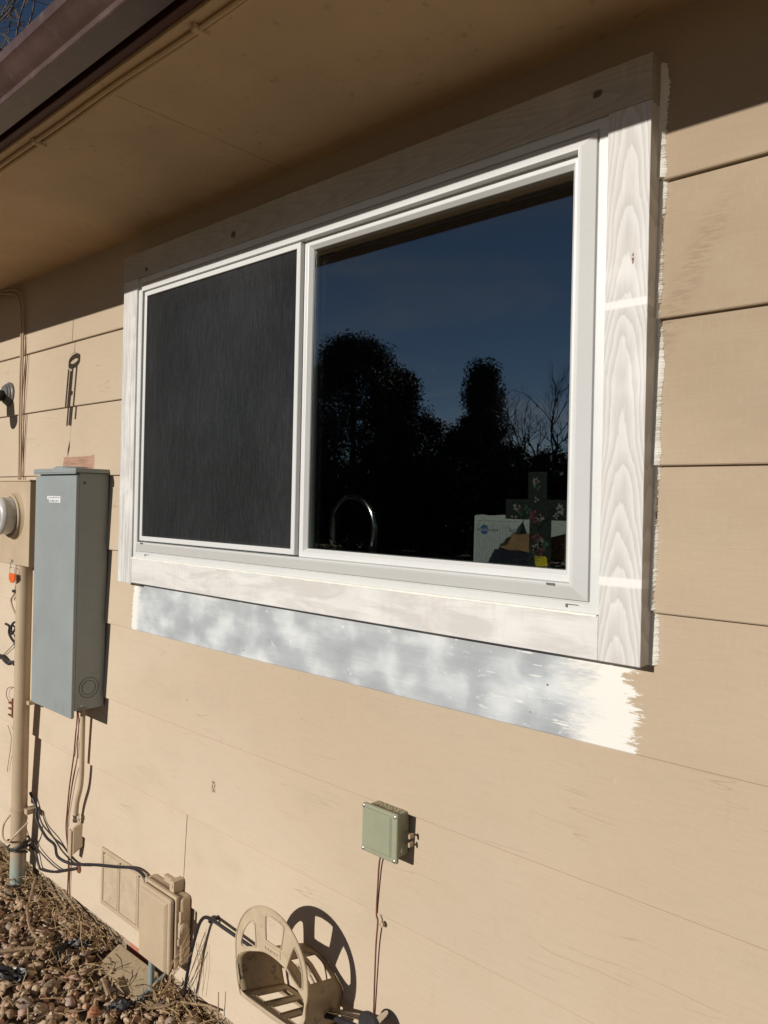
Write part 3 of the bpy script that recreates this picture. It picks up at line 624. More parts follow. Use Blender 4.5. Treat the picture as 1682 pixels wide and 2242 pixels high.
# vertical pair from the soffit to the meter
GP = 'cables clipped to the wall above the meter box'
cable('wall_cable', 'left of the two tan cables dropping from the soffit to the meter box', 'cable', [(-3.95, -.012, .828), (-3.66, -.012, .826), (-3.56, -.012, .812), (-3.47, -.010, .79), (-3.422, -.010, .74), (-3.412, -.010, .68), (-3.409, -.008, .56), (-3.414, -.008, .40), (-3.410, -.008, .2), (-3.404, -.008, -.01), (-3.404, -.010, -.2), (-3.404, -.010, -.388), (-3.408, -.010, -.493), (-3.443, -.012, -.532), (-3.432, -.012, -.562), (-3.382, -.012, -.603), (-3.36, -.012, -.63)], .0042, M['tan'], 8, GP)
cable('wall_cable', 'right of the two tan cables dropping from the soffit to the meter box', 'cable', [(-3.95, -.012, .838), (-3.66, -.012, .836), (-3.54, -.012, .826), (-3.445, -.010, .805), (-3.400, -.010, .76), (-3.392, -.010, .70), (-3.391, -.008, .56), (-3.393, -.008, .40), (-3.390, -.008, .2), (-3.386, -.008, -.01), (-3.386, -.010, -.2), (-3.388, -.010, -.388), (-3.393, -.010, -.492), (-3.391, -.010, -.535), (-3.365, -.012, -.58), (-3.35, -.012, -.62)], .0042, M['tan'], 8, GP)
cable('ground_wire', 'thin dark wire between the two tan cables and the breaker panel, reaching the soffit', 'wire', [(-3.378, -.004, .60), (-3.372, -.004, .5), (-3.374, -.004, .38), (-3.376, -.004, .2), (-3.37, -.004, .0)], .002, M['rust'])
cl = MB()
for (xa, za) in ((-3.400, -.495),): cl.box(xa-.024, xa+.02, -.018, .004, za-.006, za+.006)
tag(cl.build('cable_clip', M['black'], bevel=.002), 'black clip holding two tan cables below the meter box', 'cable clip')
cable('cable_bundle', 'tangle of black cable looped against the wall left of the riser pipe', 'cable', [(-3.34, -.014, -.615), (-3.357, -.014, -.626), (-3.395, -.016, -.627), (-3.421, -.016, -.643), (-3.427, -.016, -.663), (-3.418, -.016, -.68), (-3.398, -.018, -.669), (-3.362, -.02, -.645), (-3.345, -.018, -.65), (-3.372, -.016, -.68), (-3.384, -.014, -.72), (-3.378, -.014, -.74), (-3.371, -.014, -.76), (-3.375, -.014, -.79), (-3.379, -.014, -.808)], .0048, M['cable'])
cable('cable_bundle', 'black cable bight crossing the tangled cable beside the riser pipe', 'cable', [(-3.472, -.022, -.642), (-3.448, -.015, -.651), (-3.454, -.014, -.678), (-3.430, -.014, -.698), (-3.396, -.014, -.713), (-3.382, -.012, -.728)], .0052, M['cable'])
cable('cable_bundle', 'thick black lead curving left out of frame below the tangled cable', 'cable', [(-3.72, -.02, -.83), (-3.60, -.02, -.80), (-3.546, -.018, -.792), (-3.513, -.018, -.793), (-3.472, -.018, -.805), (-3.433, -.018, -.809), (-3.396, -.018, -.799), (-3.378, -.018, -.803)], .0085, M['blackdusty'], 10)
cable('thin_wire', 'hair-thin dark wire slanting left below the tangled cable', 'wire', [(-3.40, -.01, -.718), (-3.466, -.008, -.755), (-3.526, -.008, -.789)], .0016, M['cable'])
cable('thin_wire', 'thin curled wire hanging on the wall above the little red mark', 'wire', [(-3.375, -.01, -.81), (-3.392, -.007, -.90), (-3.445, -.006, -.915), (-3.478, -.006, -.93), (-3.486, -.006, -.959), (-3.45, -.006, -.98), (-3.41, -.005, -.968)], .0014, M['rust'])
cable('thin_wire', 'thin curled wire hanging on the wall under the little red mark', 'wire', [(-3.467, -.005, -1.086), (-3.44, -.005, -1.11), (-3.427, -.005, -1.13), (-3.432, -.005, -1.18), (-3.45, -.005, -1.24), (-3.461, -.005, -1.286)], .0014, M['stick'])
b = MB(); b.box(-3.431, -3.421, -.006, .008, -1.045, -.962)
for zc in (-.987, -1.011, -1.039): b.box(-3.468, -3.4315, -.005, .008, zc-.0035, zc+.0035)
tag(b.build('red_marker', M['rust'], bevel=.001), 'little red comb-shaped strip fixed to the wall left of the riser pipe', 'marker')

# cables pinned along the eave
GE = 'cables pinned along the eave edge'
def wob(a, b, y, z, n, seed, amp=.004):
    q = random.Random(seed); return [(a+(b-a)*i/n, y+q.uniform(-amp, amp), z) for i in range(n+1)]
cable('eave_cable', 'outer of two painted cables pinned along the eave edge beside the gutter', 'cable', wob(-5.0, 2.4, -.5515, .8235, 26, 11), .0048, M['soffit'], 8, GE)
cable('eave_cable', 'inner of two painted cables pinned along the eave edge, nearer the window', 'cable', wob(-5.0, 2.4, -.537, .8265, 26, 12), .0058, M['soffit'], 8, GE)
for k, xx in enumerate((-1.995, -1.275, -.55)):
    b = MB(); b.box(xx-.007, xx+.007, -.564, -.526, .8155, .8295)
    tag(b.build('cable_clip', M['soffit'], bevel=.003), ('painted clip on the eave cables above the grey breaker panel end', 'painted clip on the eave cables at the top edge of the photo', 'painted clip on the eave cables beyond the top of the photo')[k], 'cable clip', 'clips on the eave cables')

# ------------------------------------------------------------------ wall lamp fitting at far left
wl = thing('floodlight', 'black floodlight on a round grey plate at the left edge', 'floodlight', (-3.55, 0, .365))
b = MB(); b.lathe((-3.552, .008, .366), (0, -1, 0), [(0, .054), (.010, .054), (.014, .050), (.016, .046), (.022, .045), (.024, .040), (.030, .038), (.032, .02)], 36); b.build('base_plate', M['lampgrey'], wl, smooth=True)
b = MB(); b.lathe((-3.552, -.022, .362), (.03, -1, -.25), [(0, .020), (.02, .026), (.05, .036), (.09, .041), (.15, .042), (.19, .040), (.197, .025)], 28); b.build('lamp_head', M['black'], wl, smooth=True)

# ------------------------------------------------------------------ wind chime (seen by its shadow)
ch = thing('wind_chime', 'wind chime hanging under the eave, its shadow on the siding', 'wind chime', (-3.0, -.4, .6))
T = Vector((-.056, -.4, .13))
b = MB(); P = [Vector((-2.944+.049*math.cos(a), .049*math.sin(a), .452+.004*math.sin(a)+.008*math.cos(a))) + T for a in [2*math.pi*k/32 for k in range(33)]]
for k in range(32):
    p, p2 = P[k], P[k+1]; i1, i2 = Vector((p.x*.74+(T.x-2.944)*.26, p.y*.74+T.y*.26, p.z)), Vector((p2.x*.74+(T.x-2.944)*.26, p2.y*.74+T.y*.26, p2.z))
    b.hexa([p-Vector((0, 0, .0085)), p2-Vector((0, 0, .0085)), i2-Vector((0, 0, .0085)), i1-Vector((0, 0, .0085))], [p+Vector((0, 0, .0085)), p2+Vector((0, 0, .0085)), i2+Vector((0, 0, .0085)), i1+Vector((0, 0, .0085))])
b.build('ring', M['stick'], ch)
b = MB(); top = Vector((-2.948, 0, .49))+T
b.tube([Vector((-3.005, -.4, .842)), top+Vector((0, 0, .06)), top], .0018, 5)
for k in range(3):
    a = 2.1*k+.4; b.tube([top, Vector((-2.944+.042*math.cos(a), .042*math.sin(a), .47))+T], .001, 5)
b.build('cord', M['stick'], ch)
for k, (dx, dy, z0, z1) in enumerate(((-.034, .012, .418, .198), (-.008, -.036, .430, .212), (.034, .010, .428, .222), (.004, .036, .41, .23), (-.02, -.02, .42, .21))):
    b = MB(); b.tube([Vector((-2.952+dx, dy, z0))+T, Vector((-2.952+dx-.008, dy, z1))+T], .0070, 10, False)
    b.tube([Vector((-2.950+dx, dy, .447))+T, Vector((-2.952+dx, dy, z0))+T], .0008, 5, False); b.build('chime_tube', M['steel'], ch)
b = MB(); b.lathe(Vector((-2.957, 0, .325))+T, (0, 0, 1), [(-.006, .015), (-.004, .019), (.004, .019), (.006, .015)], 20); b.tube([Vector((-2.955, 0, .40))+T, Vector((-2.96, 0, .13))+T], .0009, 5, False); b.build('clapper', M['stick'], ch)
b = MB(); b.hexa([Vector((-2.964, -.001, .14))+T, Vector((-2.957, -.001, .115))+T, Vector((-2.972, -.001, .07))+T, Vector((-2.976, -.001, .10))+T], [Vector((-2.964, .001, .14))+T, Vector((-2.957, .001, .115))+T, Vector((-2.972, .001, .07))+T, Vector((-2.976, .001, .10))+T]); b.build('wind_sail', M['stick'], ch)

# ------------------------------------------------------------------ louvred vent panel and utility box low on the wall
vp = thing('vent_panel', 'tan louvred vent panel low on the wall, under the black cable', 'vent panel', (-2.47, 0, -1.545))
b = MB(); frame_profile(b, -2.612, -2.222, -1.545, -1.343, [(0, .010), (0, -.0065), (.012, -.0075), (.014, -.0060), (.014, .012)])
for xa in (-2.4865, -2.3585): b.box(xa-.005, xa+.005, -.0070, .006, -1.535, -1.355)
b.raw([(-2.60, .009, -1.54), (-2.23, .009, -1.54), (-2.23, .009, -1.35), (-2.60, .009, -1.35)], [(0, 1, 2, 3)])
b.build('frame', M['tan2'], vp, bevel=.001)
for (xa, xb) in ((-2.596, -2.4925), (-2.4805, -2.3645), (-2.3525, -2.238)):
    b = MB()
    for k in range(19):
        zc = -1.362-.0088*k
        b.hexa([(xa, -.001, zc), (xb, -.001, zc), (xb, -.0068, zc-.0072), (xa, -.0068, zc-.0072)], [(xa, .0005, zc-.0008), (xb, .0005, zc-.0008), (xb, -.0055, zc-.0082), (xa, -.0055, zc-.0082)])
    lv = b.build('louvre', M['reel'], vp)
    b = MB()
    for k in range(19):
        zc = -1.3655-.0088*k; b.raw([(xb-.0045, -.0074, zc), (xb-.0004, -.0074, zc+.002), (xb-.0004, -.0074, zc-.003)], [(0, 1, 2)])
    o_ = b.build('louvre_teeth', M['ink'], lv); o_['kind'] = 'stuff'
ub = thing('utility_box', 'tan plastic utility box with side latch beside the louvred vent', 'utility box', (-2.15, 0, -1.54))
b = MB(); b.box(-2.262, -2.052, -.034, .004, -1.528, -1.318); b.build('back_box', M['tan2'], ub, bevel=.010, seg=3)
b = MB(); b.box(-2.248, -2.060, -.048, -.0345, -1.538, -1.312); b.build('rim', M['tan2'], ub, bevel=.004)
b = MB(); b.box(-2.236, -2.066, -.066, -.0485, -1.545, -1.318); cv = b.build('cover', M['tan2'], ub, bevel=.008, seg=3)
b = MB(); b.hexa([(-2.228, -.0745, -1.54), (-2.086, -.0745, -1.54), (-2.086, -.0745, -1.333), (-2.228, -.0745, -1.333)], [(-2.233, -.0655, -1.544), (-2.076, -.0655, -1.544), (-2.076, -.0655, -1.325), (-2.233, -.0655, -1.325)]); b.build('raised_panel', M['tan2'], cv, bevel=.003)
b = MB(); b.box(-2.0515, -2.040, -.046, -.020, -1.432, -1.385); b.lathe((-2.0398, -.036, -1.402), (1, 0, 0), [(0, .016), (.008, .016), (.010, .012), (.012, .011)], 18)
b.box(-2.050, -2.040, -.044, -.034, -1.385, -1.352); b.box(-2.050, -2.042, -.048, -.032, -1.455, -1.434); b.build('latch', M['tan2'], ub, bevel=.0015)
b = MB(); b.box(-2.118, -2.094, -.036, .004, -1.3165, -1.280); b.box(-2.19, -2.118, -.012, .004, -1.3165, -1.296); b.lathe((-2.106, -.0362, -1.297), (0, -1, 0), [(0, .006), (.0015, .006), (.002, .003)], 14); b.build('mounting_lug', M['tan2'], ub, bevel=.002)
b = MB(); b.tube([(-2.176, -.058, -1.512), (-2.176, -.058, -1.69)], .0098, 16, False)
tag(b.build('pipe_stub', M['pvc'], smooth=True), 'short grey plastic pipe rising from the gravel into the utility box', 'pipe')
# paver leaning at the wall
b = MB(); tz = .012
b.hexa([(-2.462, -.012, -1.628), (-2.445, -.102, -1.660), (-2.180, -.106, -1.662), (-2.215, -.008, -1.626)], [(-2.462, -.004, -1.652), (-2.445, -.094, -1.684), (-2.180, -.098, -1.686), (-2.215, .000, -1.650)])
tag(b.build('paver', M['slab'], bevel=.003), 'flat tan paver lying on the gravel under the utility box', 'paver')
b = MB(); b.hexa([(-2.172, -.110, -1.640), (-2.158, -.110, -1.640), (-2.196, .008, -1.630), (-2.210, .008, -1.630)], [(-2.172, -.110, -1.676), (-2.158, -.110, -1.676), (-2.196, .008, -1.666), (-2.210, .008, -1.666)])
tag(b.build('edging_strip', M['pvc'], bevel=.002), 'grey plastic edging strip along the right edge of the tan paver', 'edging')
cable('garden_cable', 'black cable rising from the utility box and running behind the hose hanger', 'cable', [(-2.02, -.04, -1.60), (-2.005, -.04, -1.53), (-1.990, -.035, -1.45), (-1.968, -.03, -1.375), (-1.952, -.028, -1.345), (-1.932, -.028, -1.330), (-1.902, -.028, -1.325), (-1.84, -.026, -1.328), (-1.78, -.024, -1.331), (-1.668, -.02, -1.338)], .0052, M['cable'], 10)
tag(MB().box(-1.912, -1.902, -.034, .004, -1.336, -1.326).build('cable_clip', M['black'], bevel=.002), 'black clip on the cable between utility box and hose hanger', 'cable clip')

# ------------------------------------------------------------------ hose hanger
hh = thing('hose_hanger', 'tan plastic hose hanger with cut-out round flange, fixed low on the wall', 'hose hanger', (-1.5, 0, -1.37))
YF = -.132
outer = []
for k in range(33):
    a = rad(188)-rad(204)*k/32; outer.append((-1.503+.1405*math.cos(a), -1.250+.1405*math.sin(a)))
outer += [(-1.369, -1.318), (-1.381, -1.345), (-1.392, -1.372), (-1.50, -1.374), (-1.618, -1.372), (-1.630, -1.345), (-1.640, -1.305)]
mouth = [(v.x, v.y) for v in crom([(-1.6365, -1.284, 0), (-1.608, -1.258, 0), (-1.567, -1.239, 0), (-1.534, -1.2275, 0), (-1.507, -1.2245, 0), (-1.475, -1.2265, 0), (-1.446, -1.233, 0), (-1.430, -1.242, 0), (-1.396, -1.266, 0), (-1.3755, -1.283, 0), (-1.381, -1.318, 0), (-1.393, -1.350, 0), (-1.402, -1.362, 0), (-1.50, -1.366, 0), (-1.612, -1.364, 0), (-1.626, -1.335, 0)], 4, True)]
def sm_loop(pts, k=4): return [(v.x, v.y) for v in crom([(p[0], p[1], 0) for p in pts], k, True)]
wL = sm_loop([(-1.621, -1.238), (-1.613, -1.208), (-1.598, -1.183), (-1.580, -1.166), (-1.570, -1.166), (-1.565, -1.174), (-1.560, -1.218), (-1.564, -1.227), (-1.590, -1.238), (-1.612, -1.246)])
wM = sm_loop([(-1.524, -1.136), (-1.518, -1.130), (-1.498, -1.127), (-1.470, -1.129), (-1.457, -1.133), (-1.453, -1.139), (-1.461, -1.187), (-1.467, -1.193), (-1.49, -1.194), (-1.515, -1.193), (-1.522, -1.187)])
wR = sm_loop([(-1.416, -1.169), (-1.408, -1.170), (-1.394, -1.186), (-1.384, -1.212), (-1.380, -1.245), (-1.383, -1.254), (-1.391, -1.257), (-1.412, -1.247), (-1.434, -1.232), (-1.438, -1.222)])
fl = plate('flange', [outer, mouth, wL, wM, wR], YF, YF+.004, M['reel'], hh, .0012)
b = MB()
for loop in (outer, wL, wM, wR): b.tube([(p[0], YF-.0004, p[1]) for p in loop+loop[:1]], .0022, 6, False, False)
b.build('flange_bead', M['reel'], fl, smooth=True)
b = MB(); b.box(-1.525, -1.464, YF-.0016, YF-.0001, -1.2185, -1.199); bd = b.build('badge', M['reel'], fl, bevel=.0006)
b = MB(); q = random.Random(4); xx = -1.521
for k in range(9):          # worn raised lettering, no longer legible
    h = .0055 if k else .009
    b.box(xx, xx+.0012, YF-.0030, YF-.0017, -1.2135, -1.2135+h+q.uniform(-.001, .001))
    if q.random() < .7: b.box(xx+.0012, xx+.0035, YF-.0030, YF-.0017, -1.2135+q.uniform(.0, .004), -1.2118+q.uniform(.0, .004))
    xx += .0058
b.build('lettering', M['reel'], bd)
# drum: arch shell between flange and wall
arch = crom([(-1.6185, -1.366, 0), (-1.630, -1.335, 0), (-1.6385, -1.288, 0), (-1.608, -1.256, 0), (-1.567, -1.2375, 0), (-1.534, -1.226, 0), (-1.505, -1.223, 0), (-1.475, -1.225, 0), (-1.446, -1.2315, 0), (-1.428, -1.2415, 0), (-1.395, -1.265, 0), (-1.374, -1.284, 0), (-1.380, -1.318, 0), (-1.3925, -1.366, 0)], 5)
ns = 9; vs, fs = [], []
for j in range(ns):
    q_ = j/(ns-1); yy_ = YF+.003+(.137)*q_
    for p in arch: vs.append((-1.503+(p.x+1.503)*(1-.07*q_), yy_, p.y-.036*q_))
na = len(arch)
for j in range(ns-1):
    for k in range(na-1):
        px = arch[k].x
        if 36 <= k <= 48 and (j in (2, 3) or j in (5, 6)): continue
        fs.append((j*na+k, j*na+k+1, (j+1)*na+k+1, (j+1)*na+k))
b = MB(); b.raw(vs, fs); dr = b.build('drum', M['reeldirty'], hh, smooth=True); sm = dr.modifiers.new('t', 'SOLIDIFY'); sm.thickness = .003
b = MB()
def tr(x, q_): return (-1.503+(x+1.503)*(1-.07*q_), YF+.003+.137*q_, -1.366-.036*q_)
def trayquad(xa, xb, qa, qb, t_=.004, dz=0):
    A = [tr(xa, qa), tr(xb, qa), tr(xb, qb), tr(xa, qb)]
    b.hexa([(p[0], p[1], p[2]+dz) for p in A], [(p[0], p[1], p[2]-t_+dz) for p in A])
trayquad(-1.6185, -1.3925, 0, .16); trayquad(-1.6185, -1.3925, .86, 1)
xs = [-1.6185, -1.588, -1.548, -1.524, -1.484, -1.460, -1.420, -1.3925]
for k in range(0, 8, 2): trayquad(xs[k], xs[k+1], .161, .859)
for k in (1, 3, 5):
    for xe in (xs[k], xs[k+1]): trayquad(xe-.0015, xe+.0015, .10, .86, .002, .0022)
    trayquad(xs[k], xs[k+1], .145, .159, .002, .0022)
b.build('tray', M['reeldirty'], hh)
b = MB()      # wire inside the drum holding it to the wall
b.tube([(-1.470, -.07, -1.262), (-1.455, -.05, -1.30), (-1.45, -.03, -1.345), (-1.46, -.012, -1.39)], .003, 8); b.tube([(-1.452, -.06, -1.258), (-1.435, -.045, -1.30), (-1.425, -.02, -1.35)], .003, 8); b.tube([(-1.475, -.072, -1.262), (-1.45, -.066, -1.255), (-1.43, -.06, -1.27)], .003, 8)
b.build('wire_brace', M['reel'], hh, smooth=True)
b = MB(); b.box(-1.62, -1.39, -.004, .014, -1.425, -1.408); b.build('back_plate', M['reeldirty'], hh)

hh.location = (hh.location.x+.010, -.009, hh.location.z+.0085)

# tap with round black knob
tp = thing('garden_tap', 'garden tap with round black knob at the bottom edge, right of the hose hanger', 'tap', (-1.225, 0, -1.33))
b = MB(); b.lathe((-1.224, -.058, -1.303), (0, -1, 0), [(-.004, .010), (-.002, .032), (.002, .0335), (.006, .0335), (.009, .031), (.010, .012)], 36); b.build('knob', M['blackdusty'], tp, smooth=True)
b = MB(); b.tube([(-1.224, -.05, -1.303), (-1.224, .004, -1.303)], .009, 12, False); b.tube([(-1.224, -.03, -1.306), (-1.30, -.034, -1.325), (-1.39, -.04, -1.348)], .0058, 12); b.build('pipe', M['chrome'], tp, smooth=True)
cable('thin_hose', 'black hose end running from the hose hanger to the garden tap', 'hose', [(-1.24, -.05, -1.328), (-1.30, -.05, -1.338), (-1.37, -.05, -1.353), (-1.47, -.055, -1.385)], .0065, M['cable'], 10)

# ------------------------------------------------------------------ grey-green junction box
jb = thing('junction_box', 'square grey-green plastic junction box alone on the wall below the window', 'junction box', (-1.22, 0, -.91))
b = MB(); b.box(-1.268, -1.172, -.037, .006, -.903, -.803); b.build('body', M['green'], jb, bevel=.003)
b = MB(); b.box(-1.2755, -1.1635, -.0480, -.0375, -.911, -.797); lid = b.build('lid', M['green'], jb, bevel=.004, seg=3)
b = MB(); b.hexa([(-1.262, -.0515, -.897), (-1.1835, -.0515, -.897), (-1.1835, -.0515, -.806), (-1.262, -.0515, -.806)], [(-1.264, -.0475, -.900), (-1.178, -.0475, -.900), (-1.178, -.0475, -.804), (-1.264, -.0475, -.804)]); b.build('raised_panel', M['green'], lid, bevel=.0012)
for (xa, za) in ((-1.270, -.8035), (-1.1705, -.8035), (-1.270, -.9045), (-1.1705, -.9045)):
    b = MB(); b.lathe((xa, -.0478, za), (0, -1, 0), [(0, .0042), (.0012, .0040), (.0022, .0028), (.0023, .0012)], 14); b.build('screw', M['steel'], lid, smooth=True)
b = MB(); b.box(-1.170, -1.150, -.010, -.002, -.852, -.849); b.box(-1.170, -1.150, -.010, -.002, -.875, -.872); b.box(-1.153, -1.148, -.020, -.004, -.856, -.846); b.box(-1.155, -1.150, -.018, -.004, -.8765, -.866); b.build('side_clip', M['tan2'], jb, bevel=.001)
b = MB(); b.raw([(-1.1715, -.025, -.893), (-1.1715, -.018, -.893), (-1.1712, -.021, -.878)], [(0, 1, 2)]); b.build('chipped_spot', M['white'], jb)
b = MB(); q = random.Random(15)
for k in range(34):
    xx, yy_ = q.uniform(-1.255, -1.178), q.uniform(-.034, -.004); r = q.uniform(.001, .0028); b.lathe((xx, yy_, -.8025), (q.gauss(0, .3), q.gauss(0, .3), 1), [(-.001, r*.7), (0, r), (r*.7, r*.6), (r, r*.2)], 6)
o_ = b.build('debris', M['straw'], jb); o_['kind'] = 'stuff'
cable('box_wire', 'thin reddish wire dropping from the junction box to the garden tap', 'wire', [(-1.235, -.01, -.90), (-1.2455, -.006, -.918), (-1.256, -.004, -.95), (-1.260, -.003, -1.0), (-1.263, -.003, -1.075), (-1.257, -.004, -1.092), (-1.262, -.003, -1.15), (-1.264, -.003, -1.23), (-1.265, -.003, -1.31), (-1.268, -.003, -1.4)], .0021, M['rust'])
tag(MB().lathe((-1.247, .004, -1.097), (0, -1, 0), [(0, .0065), (.007, .0065), (.008, .004), (.006, .003)], 16).build('wire_staple', M['tan2'], smooth=True), 'round tan staple pinning the thin wire below the junction box', 'staple')

# ------------------------------------------------------------------ things behind the window pane
fa = thing('kitchen_faucet', 'tall arched chrome kitchen faucet behind the window glass', 'faucet', (-1.62, .16, -.305))
P = [(-1.614, .16, -.30), (-1.614, .16, -.20)]+[(-1.532-.083*math.cos(math.pi*k/12), .16, -.148+.083*math.sin(math.pi*k/12)) for k in range(13)]+[(-1.452, .16, -.19), (-1.456, .16, -.25)]
b = MB(); b.tube(P, .0125, 16); b.build('spout', M['chrome'], fa, smooth=True)
b = MB(); b.lathe((-1.614, .16, -.3045), (0, 0, 1), [(0, .028), (.008, .028), (.012, .02), (.05, .018)], 24); b.build('base', M['chrome'], fa, smooth=True)
b = MB(); b.lathe((-1.456, .16, -.235), (0, 0, -1), [(0, .015), (.03, .016), (.04, .013)], 20); b.build('spray_head', M['black'], fa, smooth=True)
def c1(px, pz): return (-1.072+(px-245)*.000198, -.105-(pz-820)*.000169)     # outline of the torn carton front, metres
wc = thing('white_carton', 'torn white appliance carton with blue round logo behind the window', 'carton', (-.98, .15, -.305))
fr = [c1(*p) for p in ((245, 822), (275, 808), (330, 806), (360, 800), (440, 812), (520, 808), (640, 798), (720, 800), (915, 812), (918, 876), (895, 905), (882, 935), (860, 940), (852, 968), (835, 985), (838, 1010), (815, 1025), (818, 1045), (790, 1058), (760, 1062), (742, 1090), (735, 1115), (690, 1120), (660, 1170), (625, 1190), (600, 1240), (590, 1275))]
fr += [(-.93, -.185), (-.93, -.302), (-1.073, -.302)]
plate('front', [fr], .102, .105, M['carton'], wc, 0)
b = MB(); b.box(-1.072, -1.069, .1055, .30, -.302, -.108); b.box(-1.072, -.93, .30, .303, -.302, -.108); b.box(-.933, -.93, .1055, .30, -.302, -.19); b.build('sides', M['carton'], wc)
b = MB(); b.lathe((*[-1.0435, .1019], -.1365), (0, -1, 0), [(0, .0112), (.0004, .0112)], 32); lg = b.build('logo_disc', M['blue'], wc)
text('logo_text', 'sink', .0135, -1.0435, .1013, -.1368, M['carton'], lg, 'CENTER')
text('print', 'in', .0095, -1.0565, .1017, -.137, M['ink'], wc, 'RIGHT'); text('print', 'erator', .0105, -1.0315, .1017, -.137, M['ink'], wc); text('print', 'Bad', .0115, -.9745, .1017, -.1355, M['blue'], wc)
b = MB()
for k in range(13):
    xx = -1.064+k*.0072; b.box(xx, xx+.0005, .1012, .1017, -.215 if xx < -1.02 else -.19+.1*(max(0, xx+1.02)), -.118-.004*(k % 3))
b.box(-1.066, -.95, .1012, .1017, -.1165, -.1155); b.build('crease', M['pvc'], wc)
def c2(px, pz): return (-.974+(px-590)*.000181, -.173-(pz-1260)*.000164)
nc = thing('navy_carton', 'dark navy carton with open brown flaps at the lower right window corner', 'carton', (-.86, .08, -.305))
b = MB()
A = [c2(420, 1500), c2(520, 1290), c2(1520, 1330), c2(1700, 1335), c2(1700, 1500)]
n = len(A); b.raw([(p[0], .062, p[1]) for p in A]+[(p[0]+.01, .098, p[1]) for p in A], [tuple(range(n)), tuple(range(2*n-1, n-1, -1))]+[(i, (i+1) % n, (i+1) % n+n, i+n) for i in range(n)])
b.box(-1.005, -.72, .064, .098, -.303, -.2125); b.build('body', M['navy'], nc)
fl1 = [c2(*p) for p in ((590, 1262), (625, 1200), (660, 1170), (690, 1120), (735, 1112), (745, 1068), (775, 1052), (800, 1075), (860, 1080), (1060, 1040), (1060, 1160), (770, 1262), (1000, 1300), (700, 1290))]
plate('flap', [fl1], .066, .069, M['kraft'], nc, 0)
fl2 = [c2(*p) for p in ((768, 1265), (1070, 1165), (1320, 1090), (1520, 1032), (1700, 1010), (1700, 1400), (1510, 1385), (1200, 1330))]
plate('flap', [fl2], .058, .0615, M['kraft'], nc, 0)
b = MB()
for k in range(4): p, p2 = c2(610+25*k, 1235-30*k), c2(700+15*k, 1205-28*k); b.tube([(p[0], .0655, p[1]), (p2[0], .0655, p2[1])], .0014, 5, False)
b.build('torn_edge', M['navy'], nc)
gc = thing('glass_cross', 'clear green glass cross with painted flowers leaning in the lower right window corner', 'glass cross', (-.838, .012, -.232))
def bar(x0, x1, z0, z1, y, th=.005, bv=.006):
    mb = MB(); mb.hexa([(x0+bv, y, z0+bv), (x1-bv, y, z0+bv), (x1-bv, y, z1-bv), (x0+bv, y, z1-bv)], [(x0, y+th*.7, z0), (x1, y+th*.7, z0), (x1, y+th*.7, z1), (x0, y+th*.7, z1)]); return mb
for args in ((-.871, -.826, -.066, -.008), (-.926, -.868, -.108, -.0655), (-.826, -.772, -.108, -.0655), (-.866, -.814, -.230, -.108)): bar(*args, .009).build('arm', M['cross'], gc)
b = MB(); D = [(-.847, -.044), (-.804, -.087), (-.842, -.131), (-.885, -.088)]; Di = [(p[0]*.86-.845*.14, p[1]*.86-.0875*.14) for p in D]
b.hexa([(p[0], .0035, p[1]) for p in Di], [(p[0], .0085, p[1]) for p in D]); b.build('diamond', M['cross'], gc)
q = random.Random(9)
def flower(name, mat, cx, cz, r, n, y=.0028, st=.6):
    mb = MB()
    for k in range(n):
        a = 2*math.pi*k/n+q.uniform(-.3, .3); l = r*q.uniform(.7, 1.15); w = l*q.uniform(.28, .42); d = Vector((math.cos(a), 0, math.sin(a))); p = Vector((-d.z, 0, d.x)); c0 = Vector((cx, y, cz))+d*r*.15
        P_ = [c0, c0+d*l*.5+p*w, c0+d*l, c0+d*l*.5-p*w]; mb.hexa(P_, [v+Vector((0, .0006, 0)) for v in P_])
    mb.build(name, mat, gc)
for (mname, cx, cz, r, n) in (('petal', -.850, -.028, .010, 6), ('petalred', -.848, -.031, .006, 5), ('leafgreen', -.846, -.040, .010, 4), ('petal', -.893, -.083, .010, 7), ('petalred', -.893, -.082, .005, 4), ('petal', -.902, -.104, .008, 2), ('leafgreen', -.882, -.092, .010, 4),
        ('petalred', -.848, -.098, .014, 5), ('petal', -.836, -.104, .010, 5), ('leafgreen', -.866, -.086, .010, 4), ('petal', -.845, -.066, .006, 3), ('petal', -.792, -.085, .011, 6), ('petal', -.800, -.099, .007, 4), ('petalred', -.845, -.145, .011, 6), ('petal', -.838, -.152, .011, 6), ('leafgreen', -.831, -.160, .013, 5), ('petal', -.848, -.166, .010, 5), ('petalred', -.838, -.172, .011, 5), ('leafgreen', -.848, -.176, .010, 4), ('petal', -.841, -.208, .009, 2)):
    flower('painted_flower' if mname != 'leafgreen' else 'painted_leaf', M[mname], cx, cz, r, n, .0076 if abs(cx+.845) > .03 or cz < -.13 or cz > -.045 else .0026)
tgp = plate('price_tag', [[(-.848, -.183), (-.8225, -.1825), (-.819, -.185), (-.8165, -.202), (-.8425, -.204), (-.846, -.201)]], .0056, .0062, M['yellow'], gc, 0)
text('price', '$1', .0075, -.8465, .0050, -.1868, M['ink'], tgp); text('price', '99', .005, -.8385, .0050, -.1860, M['ink'], tgp)
b = MB(); b.box(-.846, -.833, .0049, .0054, -.1925, -.1917); b.build('fine_print', M['ink'], tgp)

